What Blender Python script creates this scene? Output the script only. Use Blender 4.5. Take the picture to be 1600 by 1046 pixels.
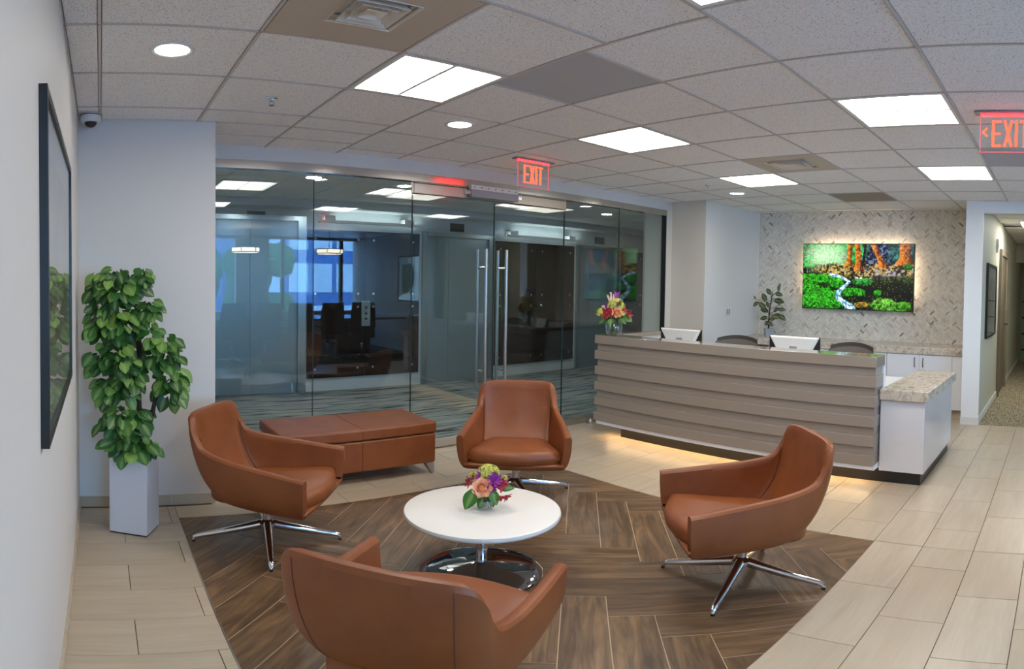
import bpy, bmesh, math, random
import numpy as np
from mathutils import Vector, Matrix, noise

for _o in list(bpy.data.objects):
    bpy.data.objects.remove(_o)
SC = bpy.context.scene
COL = SC.collection
PI = math.pi
random.seed(7)

# ------------------------------------------------------------------ camera, sky, light, exposure
# stitched panorama: equirectangular lens, 952.6 px per radian in the 1600x1046 frame
F, V0, YAW, PITCH, ROLL, EYE = 952.65, 465.7, 0.8958, -0.0249, 0.0153, 1.47
cam = bpy.data.cameras.new('camera')
camo = bpy.data.objects.new('camera', cam)
COL.objects.link(camo)
cam.type = 'PANO'
cam.panorama_type = 'EQUIRECTANGULAR'
cam.longitude_min, cam.longitude_max = -800 / F, 800 / F
cam.latitude_min, cam.latitude_max = -(1046 - V0) / F, V0 / F
cam.clip_start = 0.02
def cam_to_world(v):
    x, y, z = v                                      # right, forward, up
    c, s = math.cos(ROLL), math.sin(ROLL); x, z = x * c - z * s, x * s + z * c
    c, s = math.cos(PITCH), math.sin(PITCH); y, z = y * c - z * s, y * s + z * c
    return Vector((x * math.sin(YAW) + y * math.cos(YAW), -x * math.cos(YAW) + y * math.sin(YAW), z))
_r, _f, _u = cam_to_world((1, 0, 0)), cam_to_world((0, 1, 0)), cam_to_world((0, 0, 1))
camo.matrix_world = Matrix(((_r.x, _u.x, -_f.x, 0), (_r.y, _u.y, -_f.y, 0), (_r.z, _u.z, -_f.z, EYE), (0, 0, 0, 1)))
SC.camera = camo

SC.view_settings.view_transform = 'Standard'
SC.view_settings.look = 'None'
SC.view_settings.exposure = 0.82
SC.view_settings.gamma = 1.0
SC.view_settings.use_curve_mapping = False
SC.cycles.use_denoising = True
SC.cycles.max_bounces = 10
SC.cycles.diffuse_bounces = 6
SC.cycles.glossy_bounces = 6
SC.cycles.transparent_max_bounces = 24
SC.cycles.sample_clamp_indirect = 6.0

SKY, TROFFER, DOWNLIGHT, LED = 14.0, 11.0, 22.0, 13.0
world = bpy.data.worlds.new('sky')
SC.world = world
world.use_nodes = True
_nt = world.node_tree
_bg = _nt.nodes['Background']
_tc = _nt.nodes.new('ShaderNodeTexCoord')
_sp = _nt.nodes.new('ShaderNodeSeparateXYZ')
_cr = _nt.nodes.new('ShaderNodeValToRGB')
_nt.links.new(_tc.outputs['Generated'], _sp.inputs[0])
_nt.links.new(_sp.outputs['Z'], _cr.inputs[0])
_nt.links.new(_cr.outputs[0], _bg.inputs[0])
_cr.color_ramp.elements[0].position = 0.0
_cr.color_ramp.elements[0].color = (0.80, 0.90, 1.0, 1)
_cr.color_ramp.elements[1].position = 0.6
_cr.color_ramp.elements[1].color = (0.42, 0.62, 1.0, 1)
_bg.inputs[1].default_value = SKY

# the daylight that comes in through the meeting room's windows behind the camera
_l = bpy.data.lights.new('window_daylight', 'AREA')
_l.shape = 'RECTANGLE'
_l.size, _l.size_y = 5.4, 1.6
_l.cycles.is_portal = True
_lo = bpy.data.objects.new('window_daylight', _l)
COL.objects.link(_lo)
_lo.location = (3.35, -4.78, 1.6)
_lo.rotation_euler = (-PI / 2, 0, PI)

# ------------------------------------------------------------------ helpers: materials
def S(r, g, b, a=1.0):
    f = lambda c: ((c / 255) / 12.92) if c / 255 <= 0.04045 else (((c / 255) + 0.055) / 1.055) ** 2.4
    return (f(r), f(g), f(b), a)
class NT:
    def __init__(s, name):
        s.m = bpy.data.materials.new(name); s.m.use_nodes = True
        s.t = s.m.node_tree; s.b = s.t.nodes['Principled BSDF']; s.o = s.t.nodes['Material Output']
    def n(s, kind, **kw):
        x = s.t.nodes.new('ShaderNode' + kind)
        for k, v in kw.items(): setattr(x, k, v)
        return x
    def l(s, a, b): s.t.links.new(a, b)
    def coord(s, scale=(1, 1, 1), rot=(0, 0, 0), rand=False):
        """object coordinates turned by -rot first, then scaled"""
        tc = s.n('TexCoord'); mp = s.n('Mapping', vector_type='TEXTURE')
        mp.inputs['Scale'].default_value = [1 / k for k in scale]; mp.inputs['Rotation'].default_value = rot
        s.l(tc.outputs['Object'], mp.inputs['Vector'])
        if rand:
            oi = s.n('ObjectInfo'); mu = s.n('Math', operation='MULTIPLY'); mu.inputs[1].default_value = 37.0
            s.l(oi.outputs['Random'], mu.inputs[0])
            cb = s.n('CombineXYZ')
            for i in range(3): s.l(mu.outputs[0], cb.inputs[i])
            s.l(cb.outputs[0], mp.inputs['Location'])
        return mp.outputs[0]
    def noise(s, vec, scale, detail=4, rough=0.55, dist=0.0):
        x = s.n('TexNoise'); x.inputs['Scale'].default_value = scale; x.inputs['Detail'].default_value = detail
        x.inputs['Roughness'].default_value = rough; x.inputs['Distortion'].default_value = dist
        s.l(vec, x.inputs['Vector']); return x.outputs[0]
    def ramp(s, fac, stops):
        x = s.n('ValToRGB'); e = x.color_ramp.elements
        while len(e) < len(stops): e.new(0.5)
        for k, (p, c) in enumerate(stops): e[k].position = p; e[k].color = c
        s.l(fac, x.inputs[0]); return x.outputs[0]
    def mix(s, fac, a, b, mode='MIX'):
        x = s.n('Mix', data_type='RGBA', blend_type=mode)
        for sock, v in ((x.inputs[0], fac), (x.inputs[6], a), (x.inputs[7], b)):
            if hasattr(v, 'is_linked') or hasattr(v, 'links'): s.l(v, sock)
            else: sock.default_value = v
        return x.outputs[2]
    def bump(s, h, strength=0.2, dist=0.002):
        x = s.n('Bump'); x.inputs['Strength'].default_value = strength; x.inputs['Distance'].default_value = dist
        s.l(h, x.inputs['Height']); s.l(x.outputs[0], s.b.inputs['Normal'])
    def set(s, color=None, rough=0.5, metal=0.0, spec=0.5, emit=None, es=0.0, coat=0.0):
        b = s.b
        if color is not None:
            if hasattr(color, 'links'): s.l(color, b.inputs['Base Color'])
            else: b.inputs['Base Color'].default_value = color
        b.inputs['Roughness'].default_value = rough; b.inputs['Metallic'].default_value = metal
        b.inputs['Specular IOR Level'].default_value = spec; b.inputs['Coat Weight'].default_value = coat
        if emit is not None:
            b.inputs['Emission Color'].default_value = emit; b.inputs['Emission Strength'].default_value = es
        return s.m
def plain(name, color, rough=0.5, metal=0.0, spec=0.5, emit=None, es=0.0, coat=0.0, bump=None):
    t = NT(name)
    m = t.set(color, rough, metal, spec, emit, es, coat)
    if bump: t.bump(t.noise(t.coord(), bump[0], 3), bump[1], bump[2])
    return m
def emissive(name, color, strength): return plain(name, (0.8, 0.8, 0.8, 1), 0.6, emit=color, es=strength)
def glass_mat(name, tint, rough=0.0, boost=1.0):
    """thin clear glass: what passes is tinted, what is reflected follows Fresnel on both faces of the pane"""
    t = NT(name); t.t.nodes.remove(t.b)
    g = t.n('NewGeometry'); ma = t.n('Math', operation='MULTIPLY_ADD'); ma.inputs[1].default_value = 1 / 1.52 - 1.52; ma.inputs[2].default_value = 1.52
    t.l(g.outputs['Backfacing'], ma.inputs[0])
    fr = t.n('Fresnel'); t.l(ma.outputs[0], fr.inputs['IOR'])
    mu = t.n('Math', operation='MULTIPLY'); mu.inputs[1].default_value = boost; mu.use_clamp = True
    t.l(fr.outputs[0], mu.inputs[0])
    tr = t.n('BsdfTransparent'); tr.inputs[0].default_value = tint
    gl = t.n('BsdfGlossy'); gl.inputs['Roughness'].default_value = rough; gl.inputs[0].default_value = (1, 1, 1, 1)
    mx = t.n('MixShader'); t.l(mu.outputs[0], mx.inputs[0]); t.l(tr.outputs[0], mx.inputs[1]); t.l(gl.outputs[0], mx.inputs[2])
    t.l(mx.outputs[0], t.o.inputs['Surface']); return t.m

M = {}
def wall_mat(name, c):
    t = NT(name); v = t.coord()
    t.bump(t.noise(v, 260, 2), 0.05, 0.001)
    return t.set(c, 0.62, spec=0.3)
M['wall'] = wall_mat('wall_paint', S(214, 211, 207))
M['wall_warm'] = wall_mat('wall_warm_paint', S(214, 205, 192))
M['wall_lobby'] = wall_mat('wall_lobby_paint', S(188, 194, 194))
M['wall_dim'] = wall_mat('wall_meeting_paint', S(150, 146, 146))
M['white_paint'] = plain('white_paint', S(228, 228, 228), 0.4)
M['sage'] = wall_mat('wall_hall_paint', S(196, 196, 182))
def ceil_mat():
    t = NT('ceiling_tile_fissured'); v = t.coord()
    sp = t.ramp(t.noise(v, 230, 3, 0.7), [(0.38, (0, 0, 0, 1)), (0.44, (1, 1, 1, 1))])
    sp2 = t.ramp(t.noise(v, 130, 2, 0.6, 0.8), [(0.36, (0, 0, 0, 1)), (0.40, (1, 1, 1, 1))])
    a = t.mix(sp, S(214, 211, 209), S(246, 245, 244)); c = t.mix(sp2, S(188, 184, 181), a)
    t.bump(sp, 0.3, 0.002)
    return t.set(c, 0.85, spec=0.1)
M['ceiling'] = ceil_mat()
M['grid'] = plain('ceiling_grid_metal', S(200, 194, 190), 0.5)
M['vent_white'] = plain('vent_white_louver', S(226, 218, 206), 0.45)
M['vent_beige'] = plain('vent_beige_metal', S(196, 182, 164), 0.5)
M['return_grey'] = plain('return_grey_mesh', S(186, 186, 190), 0.6)
M['return_dark'] = plain('return_dark_mesh', S(150, 138, 128), 0.6)
M['black'] = plain('black_void', (0.008, 0.008, 0.008, 1), 0.7)
M['black_satin'] = plain('black_satin', (0.012, 0.012, 0.014, 1), 0.35)
def tile_mat():
    t = NT('travertine_tile'); v = t.coord((1.2, 9, 1), rand=True)
    c = t.ramp(t.noise(v, 1.6, 5, 0.6, 0.4), [(0.25, S(178, 162, 138)), (0.5, S(191, 176, 153)), (0.75, S(200, 187, 165))])
    v2 = t.coord((1.5, 60, 1), rand=True)
    x = t.n('Mix', data_type='RGBA', blend_type='MULTIPLY'); x.inputs[0].default_value = 0.2
    t.l(c, x.inputs[6]); t.l(t.ramp(t.noise(v2, 2.0, 3), [(0.3, (0.72, 0.70, 0.68, 1)), (0.62, (1, 1, 1, 1))]), x.inputs[7])
    oi = t.n('ObjectInfo')
    y = t.mix(t.ramp(oi.outputs['Random'], [(0, (0, 0, 0, 1)), (1, (0.5, 0.5, 0.5, 1))]), x.outputs[2], S(176, 158, 134))
    return t.set(y, 0.34, spec=0.5)
M['tile'] = tile_mat()
M['grout'] = plain('tile_grout', S(134, 118, 100), 0.8)
M['wood_grout'] = plain('plank_grout', S(186, 166, 140), 0.8)
def plank_mat(name, ang):
    t = NT(name); v = t.coord((1.3, 13, 1), (0, 0, ang), rand=True)
    n1 = t.noise(v, 1.5, 6, 0.62, 1.3)
    c = t.ramp(n1, [(0.28, S(74, 56, 41)), (0.45, S(106, 82, 59)), (0.58, S(130, 101, 72)), (0.75, S(158, 126, 90))])
    w = t.n('TexWave', wave_type='RINGS', rings_direction='Y'); w.inputs['Scale'].default_value = 2.2; w.inputs['Distortion'].default_value = 7; w.inputs['Detail'].default_value = 3
    t.l(t.coord((0.7, 5, 1), (0, 0, ang), rand=True), w.inputs['Vector'])
    x = t.n('Mix', data_type='RGBA', blend_type='MULTIPLY'); x.inputs[0].default_value = 0.38
    t.l(c, x.inputs[6]); t.l(t.ramp(w.outputs[0], [(0.0, (0.55, 0.52, 0.5, 1)), (0.5, (1, 1, 1, 1))]), x.inputs[7])
    oi = t.n('ObjectInfo')
    y = t.mix(t.ramp(oi.outputs['Random'], [(0, (0, 0, 0, 1)), (1, (0.38, 0.38, 0.38, 1))]), x.outputs[2], S(74, 60, 48))
    t.bump(n1, 0.12, 0.002)
    return t.set(y, 0.38, spec=0.45)
M['plank_a'] = plank_mat('walnut_plank_one_way', PI / 4)
M['plank_b'] = plank_mat('walnut_plank_other_way', 3 * PI / 4)
def carpet_mat(name, cols, scale, sv):
    t = NT(name); v = t.coord(sv)
    n1 = t.noise(v, scale, 4, 0.6, 0.9); c = t.ramp(n1, cols)
    n2 = t.noise(t.coord(), 420, 2)
    x = t.n('Mix', data_type='RGBA', blend_type='MULTIPLY'); x.inputs[0].default_value = 0.35
    t.l(c, x.inputs[6]); t.l(n2, x.inputs[7])
    t.bump(n2, 0.5, 0.004); return t.set(x.outputs[2], 0.95, spec=0.05)
M['carpet_lobby'] = carpet_mat('lobby_streaked_carpet', [(0.35, S(22, 26, 32)), (0.41, S(110, 120, 124)), (0.52, S(158, 166, 164)), (0.72, S(190, 184, 164))], 2.6, (0.55, 5.5, 1))
M['carpet_hall'] = carpet_mat('hall_striated_carpet', [(0.35, S(112, 103, 86)), (0.5, S(160, 148, 126)), (0.66, S(196, 184, 160))], 9, (1.0, 9, 1))
M['carpet_dark'] = carpet_mat('meeting_room_carpet', [(0.3, S(50, 50, 54)), (0.7, S(82, 80, 80))], 6, (1, 2, 1))
def leather_mat():
    t = NT('cognac_leather'); v = t.coord()
    c = t.ramp(t.noise(v, 5, 3), [(0.3, S(124, 65, 30)), (0.7, S(141, 78, 37))])
    vo = t.n('TexVoronoi'); vo.inputs['Scale'].default_value = 320; t.l(v, vo.inputs['Vector'])
    t.bump(vo.outputs['Distance'], 0.12, 0.001)
    return t.set(c, 0.42, spec=0.5)
M['leather'] = leather_mat()
M['seam'] = plain('leather_seam', S(100, 48, 26), 0.6)
M['chrome'] = plain('polished_chrome', (0.72, 0.73, 0.75, 1), 0.08, 1.0)
M['steel'] = plain('brushed_steel', (0.56, 0.55, 0.53, 1), 0.28, 1.0, bump=(90, 0.02, 0.001))
M['steel_bronze'] = plain('brushed_bronze_header', (0.42, 0.38, 0.33, 1), 0.36, 1.0)
M['steel_mirror'] = plain('satin_steel_header', (0.62, 0.60, 0.58, 1), 0.16, 1.0)
M['table_white'] = plain('table_white_laminate', S(226, 222, 216), 0.35)
M['taupe'] = plain('desk_taupe_lacquer', S(152, 139, 128), 0.34)
M['taupe_top'] = plain('desk_taupe_gloss', S(154, 141, 129), 0.12, coat=0.6)
M['gloss_white'] = plain('gloss_white_lacquer', S(222, 222, 226), 0.07, coat=0.8)
M['satin_white'] = plain('cabinet_satin_white', S(224, 224, 228), 0.3)
def stone_mat():
    t = NT('veined_granite'); v = t.coord((1.4, 3.2, 3))
    c = t.ramp(t.noise(v, 3.2, 8, 0.72, 2.2), [(0.32, S(120, 110, 104)), (0.40, S(172, 158, 144)), (0.52, S(204, 193, 178)), (0.75, S(220, 212, 200))])
    return t.set(c, 0.2, coat=0.3)
M['stone'] = stone_mat()
def marble_mat():
    t = NT('herringbone_marble'); at = t.n('Attribute', attribute_name='shade')
    c = t.ramp(at.outputs['Fac'], [(0.0, S(130, 124, 116)), (0.12, S(176, 170, 160)), (0.45, S(214, 209, 200)), (1.0, S(232, 227, 218))])
    n = t.noise(t.coord((1, 1, 1)), 22, 5, 0.7, 1.5)
    x = t.n('Mix', data_type='RGBA', blend_type='MULTIPLY'); x.inputs[0].default_value = 0.5
    t.l(c, x.inputs[6]); t.l(t.ramp(n, [(0.36, (0.62, 0.6, 0.58, 1)), (0.5, (1, 1, 1, 1))]), x.inputs[7])
    return t.set(x.outputs[2], 0.3)
M['marble'] = marble_mat()
M['marble_grout'] = plain('marble_grout', S(176, 170, 160), 0.8)
M['pane'] = glass_mat('clear_glass_wall', (0.90, 0.955, 0.965, 1), boost=0.92)
M['pane_edge'] = plain('glass_edge_green', S(40, 66, 66), 0.15)
M['pane_blue'] = glass_mat('window_blue_glass', (0.66, 0.86, 0.96, 1))
M['frame_glass'] = glass_mat('picture_glass', (0.97, 0.97, 0.97, 1))
M['vase_glass'] = glass_mat('vase_glass', (0.93, 0.96, 0.96, 1), boost=1.6)
M['sign_acrylic'] = glass_mat('sign_acrylic', (0.985, 0.965, 0.968, 1))
M['red_letter'] = plain('exit_red_letters', (0.25, 0.02, 0.015, 1), 0.6, emit=(1.0, 0.13, 0.065, 1), es=1.0)
M['red_edge'] = plain('exit_red_edge', (0.4, 0.1, 0.12, 1), 0.6, emit=(1.0, 0.12, 0.16, 1), es=0.4)
M['red_led'] = plain('exit_red_led', (0.2, 0.01, 0.01, 1), 0.6, emit=(1.0, 0.02, 0.025, 1), es=4.5)
M['troffer'] = emissive('troffer_diffuser', (1.0, 0.955, 0.89, 1), TROFFER)
M['hall_lens'] = emissive('hall_light_lens', (1.0, 0.97, 0.86, 1), 20.0)
M['troffer_dim'] = emissive('lobby_troffer_diffuser', (1.0, 0.90, 0.74, 1), 0.55)
M['downlight'] = emissive('downlight_lens', (1.0, 0.93, 0.84, 1), DOWNLIGHT)
M['downlight_lobby'] = emissive('lobby_downlight_lens', (1.0, 0.98, 0.95, 1), 115.0)
M['wall_bar'] = emissive('wall_bar_light', (0.90, 1.0, 1.0, 1), 6.0)
M['led_warm'] = emissive('led_warm_strip', (1.0, 0.66, 0.32, 1), LED)
M['led_tv'] = emissive('television_backlight', (1.0, 0.76, 0.50, 1), 48.0)
M['pendant'] = emissive('pendant_shade', (1.0, 0.90, 0.72, 1), 8.0)
M['dark_panel'] = plain('dark_back_painted_glass', S(30, 21, 20), 0.05, spec=0.5)
M['elevator'] = plain('elevator_brushed_steel', S(142, 158, 162), 0.3, 0.5)
M['elevator_jamb'] = plain('elevator_bright_jamb', S(170, 184, 188), 0.22, 0.9)
M['planter'] = plain('planter_whitewash', S(206, 204, 206), 0.7, bump=(60, 0.25, 0.004))
M['soil'] = plain('potting_soil', S(58, 44, 34), 0.95, bump=(90, 0.8, 0.01))
def leaf_mat(name, a, b, c):
    t = NT(name); oi = t.n('ObjectInfo'); at = t.n('Attribute', attribute_name='vein')
    x = t.mix(at.outputs['Fac'], t.ramp(oi.outputs['Random'], [(0, a), (0.55, b), (1, c)]), S(150, 176, 112))
    return t.set(x, 0.4, spec=0.4)
M['leaf'] = leaf_mat('pothos_leaf', S(30, 68, 27), S(58, 108, 44), S(120, 156, 68))
M['leaf_dark'] = leaf_mat('rubber_plant_leaf', S(44, 46, 28), S(62, 64, 38), S(84, 84, 52))
M['leaf_flower'] = leaf_mat('bouquet_leaf', S(30, 74, 22), S(44, 96, 28), S(70, 122, 40))
M['bark'] = plain('dark_bark', S(58, 44, 38), 0.9, bump=(80, 0.8, 0.01))
M['stem'] = plain('green_stem', S(70, 104, 48), 0.5)
M['rose'] = plain('peach_rose', S(255, 206, 172), 0.6)
M['rose_heart'] = plain('rose_orange_heart', S(255, 192, 132), 0.6)
M['purple'] = plain('purple_bloom', S(140, 40, 140), 0.6)
M['crimson'] = plain('crimson_bloom', S(168, 40, 52), 0.55)
M['lime'] = plain('lime_hydrangea', S(206, 206, 104), 0.65)
M['cream'] = plain('cream_sprig', S(226, 214, 190), 0.65)
M['plastic_white'] = plain('white_plastic', S(216, 214, 210), 0.4)
M['plastic_grey'] = plain('grey_plastic', S(150, 150, 156), 0.4)
M['monitor_back'] = plain('monitor_white_back', S(226, 224, 218), 0.35)
M['mesh_chair'] = plain('chair_grey_mesh', S(104, 96, 88), 0.8, bump=(500, 0.6, 0.002))
M['chair_frame'] = plain('chair_dark_frame', S(62, 58, 54), 0.5)
M['office_black'] = plain('meeting_chair_black', S(36, 32, 32), 0.55)
M['meeting_table'] = plain('meeting_table_dark_veneer', S(62, 44, 36), 0.12, coat=0.5)
M['mat_board'] = plain('mat_board', S(222, 218, 212), 0.8)
M['door_tan'] = plain('door_tan_laminate', S(120, 110, 94), 0.5)
M['door_frame'] = plain('door_frame_bronze', S(132, 122, 106), 0.5)
M['bronze_dark'] = plain('mullion_dark', S(30, 30, 34), 0.4, 0.3)
def art_mat(name, cols, sc):
    t = NT(name); c = t.ramp(t.noise(t.coord(), sc, 6, 0.65, 1.5), cols); return t.set(c, 0.7)
M['art_soft'] = art_mat('soft_landscape_print', [(0.3, S(150, 140, 120)), (0.5, S(196, 190, 176)), (0.7, S(216, 212, 206))], 2.2)
M['art_dark'] = art_mat('dark_landscape_print', [(0.3, S(60, 62, 66)), (0.5, S(110, 112, 112)), (0.7, S(176, 180, 184))], 3.0)
M['tree_leaf'] = plain('outdoor_tree', S(46, 92, 62), 0.9, bump=(3, 0.8, 0.3))
M['facade_white'] = plain('office_facade_pale', S(190, 200, 214), 0.7)
M['facade_glass'] = plain('office_facade_glass', S(40, 96, 160), 0.15)
M['ground_bounce'] = plain('car_park_pale_bounce', S(176, 182, 190), 0.9)  # outdoor ground colour lightened so it bounces daylight up to the ceiling

# ------------------------------------------------------------------ helpers: geometry
class MB:
    """collects simple shapes and links them as ONE mesh object"""
    def __init__(s): s.v = []; s.f = []; s.mi = []
    def add(s, vs, fs, mi=0):
        o = len(s.v); s.v += [tuple(v) for v in vs]; s.f += [tuple(i + o for i in f) for f in fs]; s.mi += [mi] * len(fs); return s
    def box(s, x0, x1, y0, y1, z0, z1, mi=0):
        return s.add([(x0, y0, z0), (x1, y0, z0), (x1, y1, z0), (x0, y1, z0), (x0, y0, z1), (x1, y0, z1), (x1, y1, z1), (x0, y1, z1)],
                     [(0, 3, 2, 1), (4, 5, 6, 7), (0, 1, 5, 4), (1, 2, 6, 5), (2, 3, 7, 6), (3, 0, 4, 7)], mi)
    def prism(s, pts, z0, z1, mi=0, inset=0.0):
        """pts counter-clockwise; inset chamfers the top edge"""
        n = len(pts); vs = [(x, y, z0) for x, y in pts]
        if inset:
            c = Vector((sum(p[0] for p in pts) / n, sum(p[1] for p in pts) / n))
            top = [tuple(Vector(p) + (c - Vector(p)).normalized() * inset) for p in pts]
            vs += [(x, y, z1 - inset) for x, y in pts] + [(x, y, z1) for x, y in top]
            fs = [tuple(range(n))[::-1], tuple(range(2 * n, 3 * n))]
            for k in (0, n): fs += [(k + i, k + (i + 1) % n, k + n + (i + 1) % n, k + n + i) for i in range(n)]
        else:
            vs += [(x, y, z1) for x, y in pts]
            fs = [tuple(range(n))[::-1], tuple(range(n, 2 * n))] + [(i, (i + 1) % n, n + (i + 1) % n, n + i) for i in range(n)]
        return s.add(vs, fs, mi)
    def tube(s, p0, p1, r0, r1=None, n=14, cap=True, mi=0, flat=1.0):
        r1 = r0 if r1 is None else r1
        p0, p1 = Vector(p0), Vector(p1); d = (p1 - p0).normalized()
        a = d.cross(Vector((0, 0, 1))) if abs(d.z) < 0.95 else d.cross(Vector((1, 0, 0))); a.normalize(); b = d.cross(a)
        vs = [p + (a * math.cos(2 * PI * i / n) + b * math.sin(2 * PI * i / n) * flat) * r for p, r in ((p0, r0), (p1, r1)) for i in range(n)]
        fs = [(i, n + i, n + (i + 1) % n, (i + 1) % n) for i in range(n)]
        if cap: fs += [tuple(range(n)), tuple(range(n, 2 * n))[::-1]]
        return s.add(vs, fs, mi)
    def path(s, pts, rad, n=8, mi=0):
        pts = [Vector(p) for p in pts]; m = len(pts); rings = []
        up = Vector((0.3, 0.2, 1)).normalized()
        for i, p in enumerate(pts):
            d = (pts[min(i + 1, m - 1)] - pts[max(i - 1, 0)]).normalized()
            a = d.cross(up)
            if a.length < 1e-3: a = d.cross(Vector((1, 0, 0)))
            a.normalize(); b = d.cross(a); r = rad[i] if hasattr(rad, '__len__') else rad
            rings.append([p + (a * math.cos(2 * PI * k / n) + b * math.sin(2 * PI * k / n)) * r for k in range(n)])
        vs = [v for r in rings for v in r]
        fs = [(i * n + k, (i + 1) * n + k, (i + 1) * n + (k + 1) % n, i * n + (k + 1) % n) for i in range(m - 1) for k in range(n)]
        fs += [tuple(range(n)), tuple(range((m - 1) * n, m * n))[::-1]]
        return s.add(vs, fs, mi)
    def lathe(s, prof, c=(0, 0, 0), n=32, mi=0, sx=1.0, sy=1.0):
        """prof: (radius, z) from bottom to top"""
        vs = []; idx = []
        for r, z in prof:
            if r < 1e-6: idx.append([len(vs)] * n); vs.append((c[0], c[1], c[2] + z))
            else:
                idx.append(list(range(len(vs), len(vs) + n)))
                vs += [(c[0] + r * sx * math.cos(2 * PI * i / n), c[1] + r * sy * math.sin(2 * PI * i / n), c[2] + z) for i in range(n)]
        fs = []
        for k in range(len(prof) - 1):
            A, B = idx[k], idx[k + 1]
            for i in range(n):
                j = (i + 1) % n; f = []
                for q in (A[i], A[j], B[j], B[i]):
                    if q not in f: f.append(q)
                if len(f) > 2: fs.append(tuple(f))
        return s.add(vs, fs, mi)
    def mesh(s, name, mats, smooth=False, sharp=None):
        me = bpy.data.meshes.new(name); me.from_pydata(s.v, [], s.f)
        for m in (mats if isinstance(mats, (list, tuple)) else [mats]): me.materials.append(m)
        me.polygons.foreach_set('material_index', s.mi)
        if smooth or sharp:
            me.polygons.foreach_set('use_smooth', [True] * len(me.polygons))
            if sharp: me.set_sharp_from_angle(angle=sharp)
        me.update(); return me
    def build(s, name, mats, parent=None, smooth=False, sharp=None, bevel=0.0, seg=2, loc=None):
        o = bpy.data.objects.new(name, s.mesh(name, mats, smooth or bevel > 0, sharp or (0.7 if bevel else None))); COL.objects.link(o)
        if bevel:
            b = o.modifiers.new('bevel', 'BEVEL'); b.width = bevel; b.segments = seg; b.limit_method = 'ANGLE'; b.angle_limit = 0.6
        if parent is not None: o.parent = parent
        if loc is not None: o.location = loc
        return o
def link_mesh(name, me, parent=None, loc=(0, 0, 0), rot=None, scale=None):
    o = bpy.data.objects.new(name, me); COL.objects.link(o); o.parent = parent; o.location = loc
    if rot is not None: o.rotation_euler = rot
    if scale is not None: o.scale = (scale,) * 3 if not hasattr(scale, '__len__') else scale
    return o
def tag(o, label, cat, group=None):
    o['label'] = label; o['category'] = cat
    if group: o['group'] = group
    return o
def thing(name, label, cat, loc=(0, 0, 0), rz=0.0, group=None):
    o = bpy.data.objects.new(name, None); COL.objects.link(o); o.empty_display_size = 0.1
    o.location = loc; o.rotation_euler = (0, 0, rz); return tag(o, label, cat, group)
def struct(o):
    o['kind'] = 'structure'; return o
def sroot(name):
    o = bpy.data.objects.new(name, None); COL.objects.link(o); return struct(o)
def dup(o, parent=None, loc=None, rz=None, label=None):
    c = o.copy(); COL.objects.link(c)
    if parent is not None: c.parent = parent
    if loc is not None: c.location = loc
    if rz is not None: c.rotation_euler = (0, 0, rz)
    if label: c['label'] = label
    for ch in list(o.children): dup(ch, c)
    return c
def clip(poly, x0, x1, y0, y1):
    def cut(p, axis, val, keep_less):
        out = []
        for i in range(len(p)):
            a, b = p[i], p[(i + 1) % len(p)]
            ia = (a[axis] <= val) if keep_less else (a[axis] >= val); ib = (b[axis] <= val) if keep_less else (b[axis] >= val)
            if ia: out.append(a)
            if ia != ib:
                t = (val - a[axis]) / (b[axis] - a[axis]); out.append((a[0] + t * (b[0] - a[0]), a[1] + t * (b[1] - a[1])))
        return out
    for axis, val, less in ((0, x0, False), (0, x1, True), (1, y0, False), (1, y1, True)):
        if len(poly) < 3: return []
        poly = cut(poly, axis, val, less)
    return poly
def area(p): return 0.5 * sum(p[i][0] * p[(i + 1) % len(p)][1] - p[(i + 1) % len(p)][0] * p[i][1] for i in range(len(p)))
def shrink(poly, g):
    """move every edge of a convex counter-clockwise polygon inwards by g"""
    n = len(poly); out = []
    P = [Vector(p) for p in poly]
    P = [p for i, p in enumerate(P) if (p - P[i - 1]).length > 1e-5]; n = len(P)
    for i in range(n):
        a, b, c = P[i - 1], P[i], P[(i + 1) % n]
        d1, d2 = (b - a).normalized(), (c - b).normalized(); n1, n2 = Vector((-d1.y, d1.x)), Vector((-d2.y, d2.x))
        k = 1 + n1.dot(n2)
        if k < 0.05: return []
        out.append(tuple(b + (n1 + n2) * (g / k)))
    return out if area(out) > 1e-4 else []

# ------------------------------------------------------------------ the setting
CEIL = 2.49
XL, YP, YG, XT = -0.135, 3.78, 4.47, 7.38            # left wall, plant wall, glass wall, tiled wall
RUG = (0.457, 3.237, 0.965, 3.545)                   # dark planked field in the pale floor
floor = MB().box(XL - 0.1, 14.0, -4.95, 7.7, -0.12, -0.006).build('floor', M['grout']); struct(floor)
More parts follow.
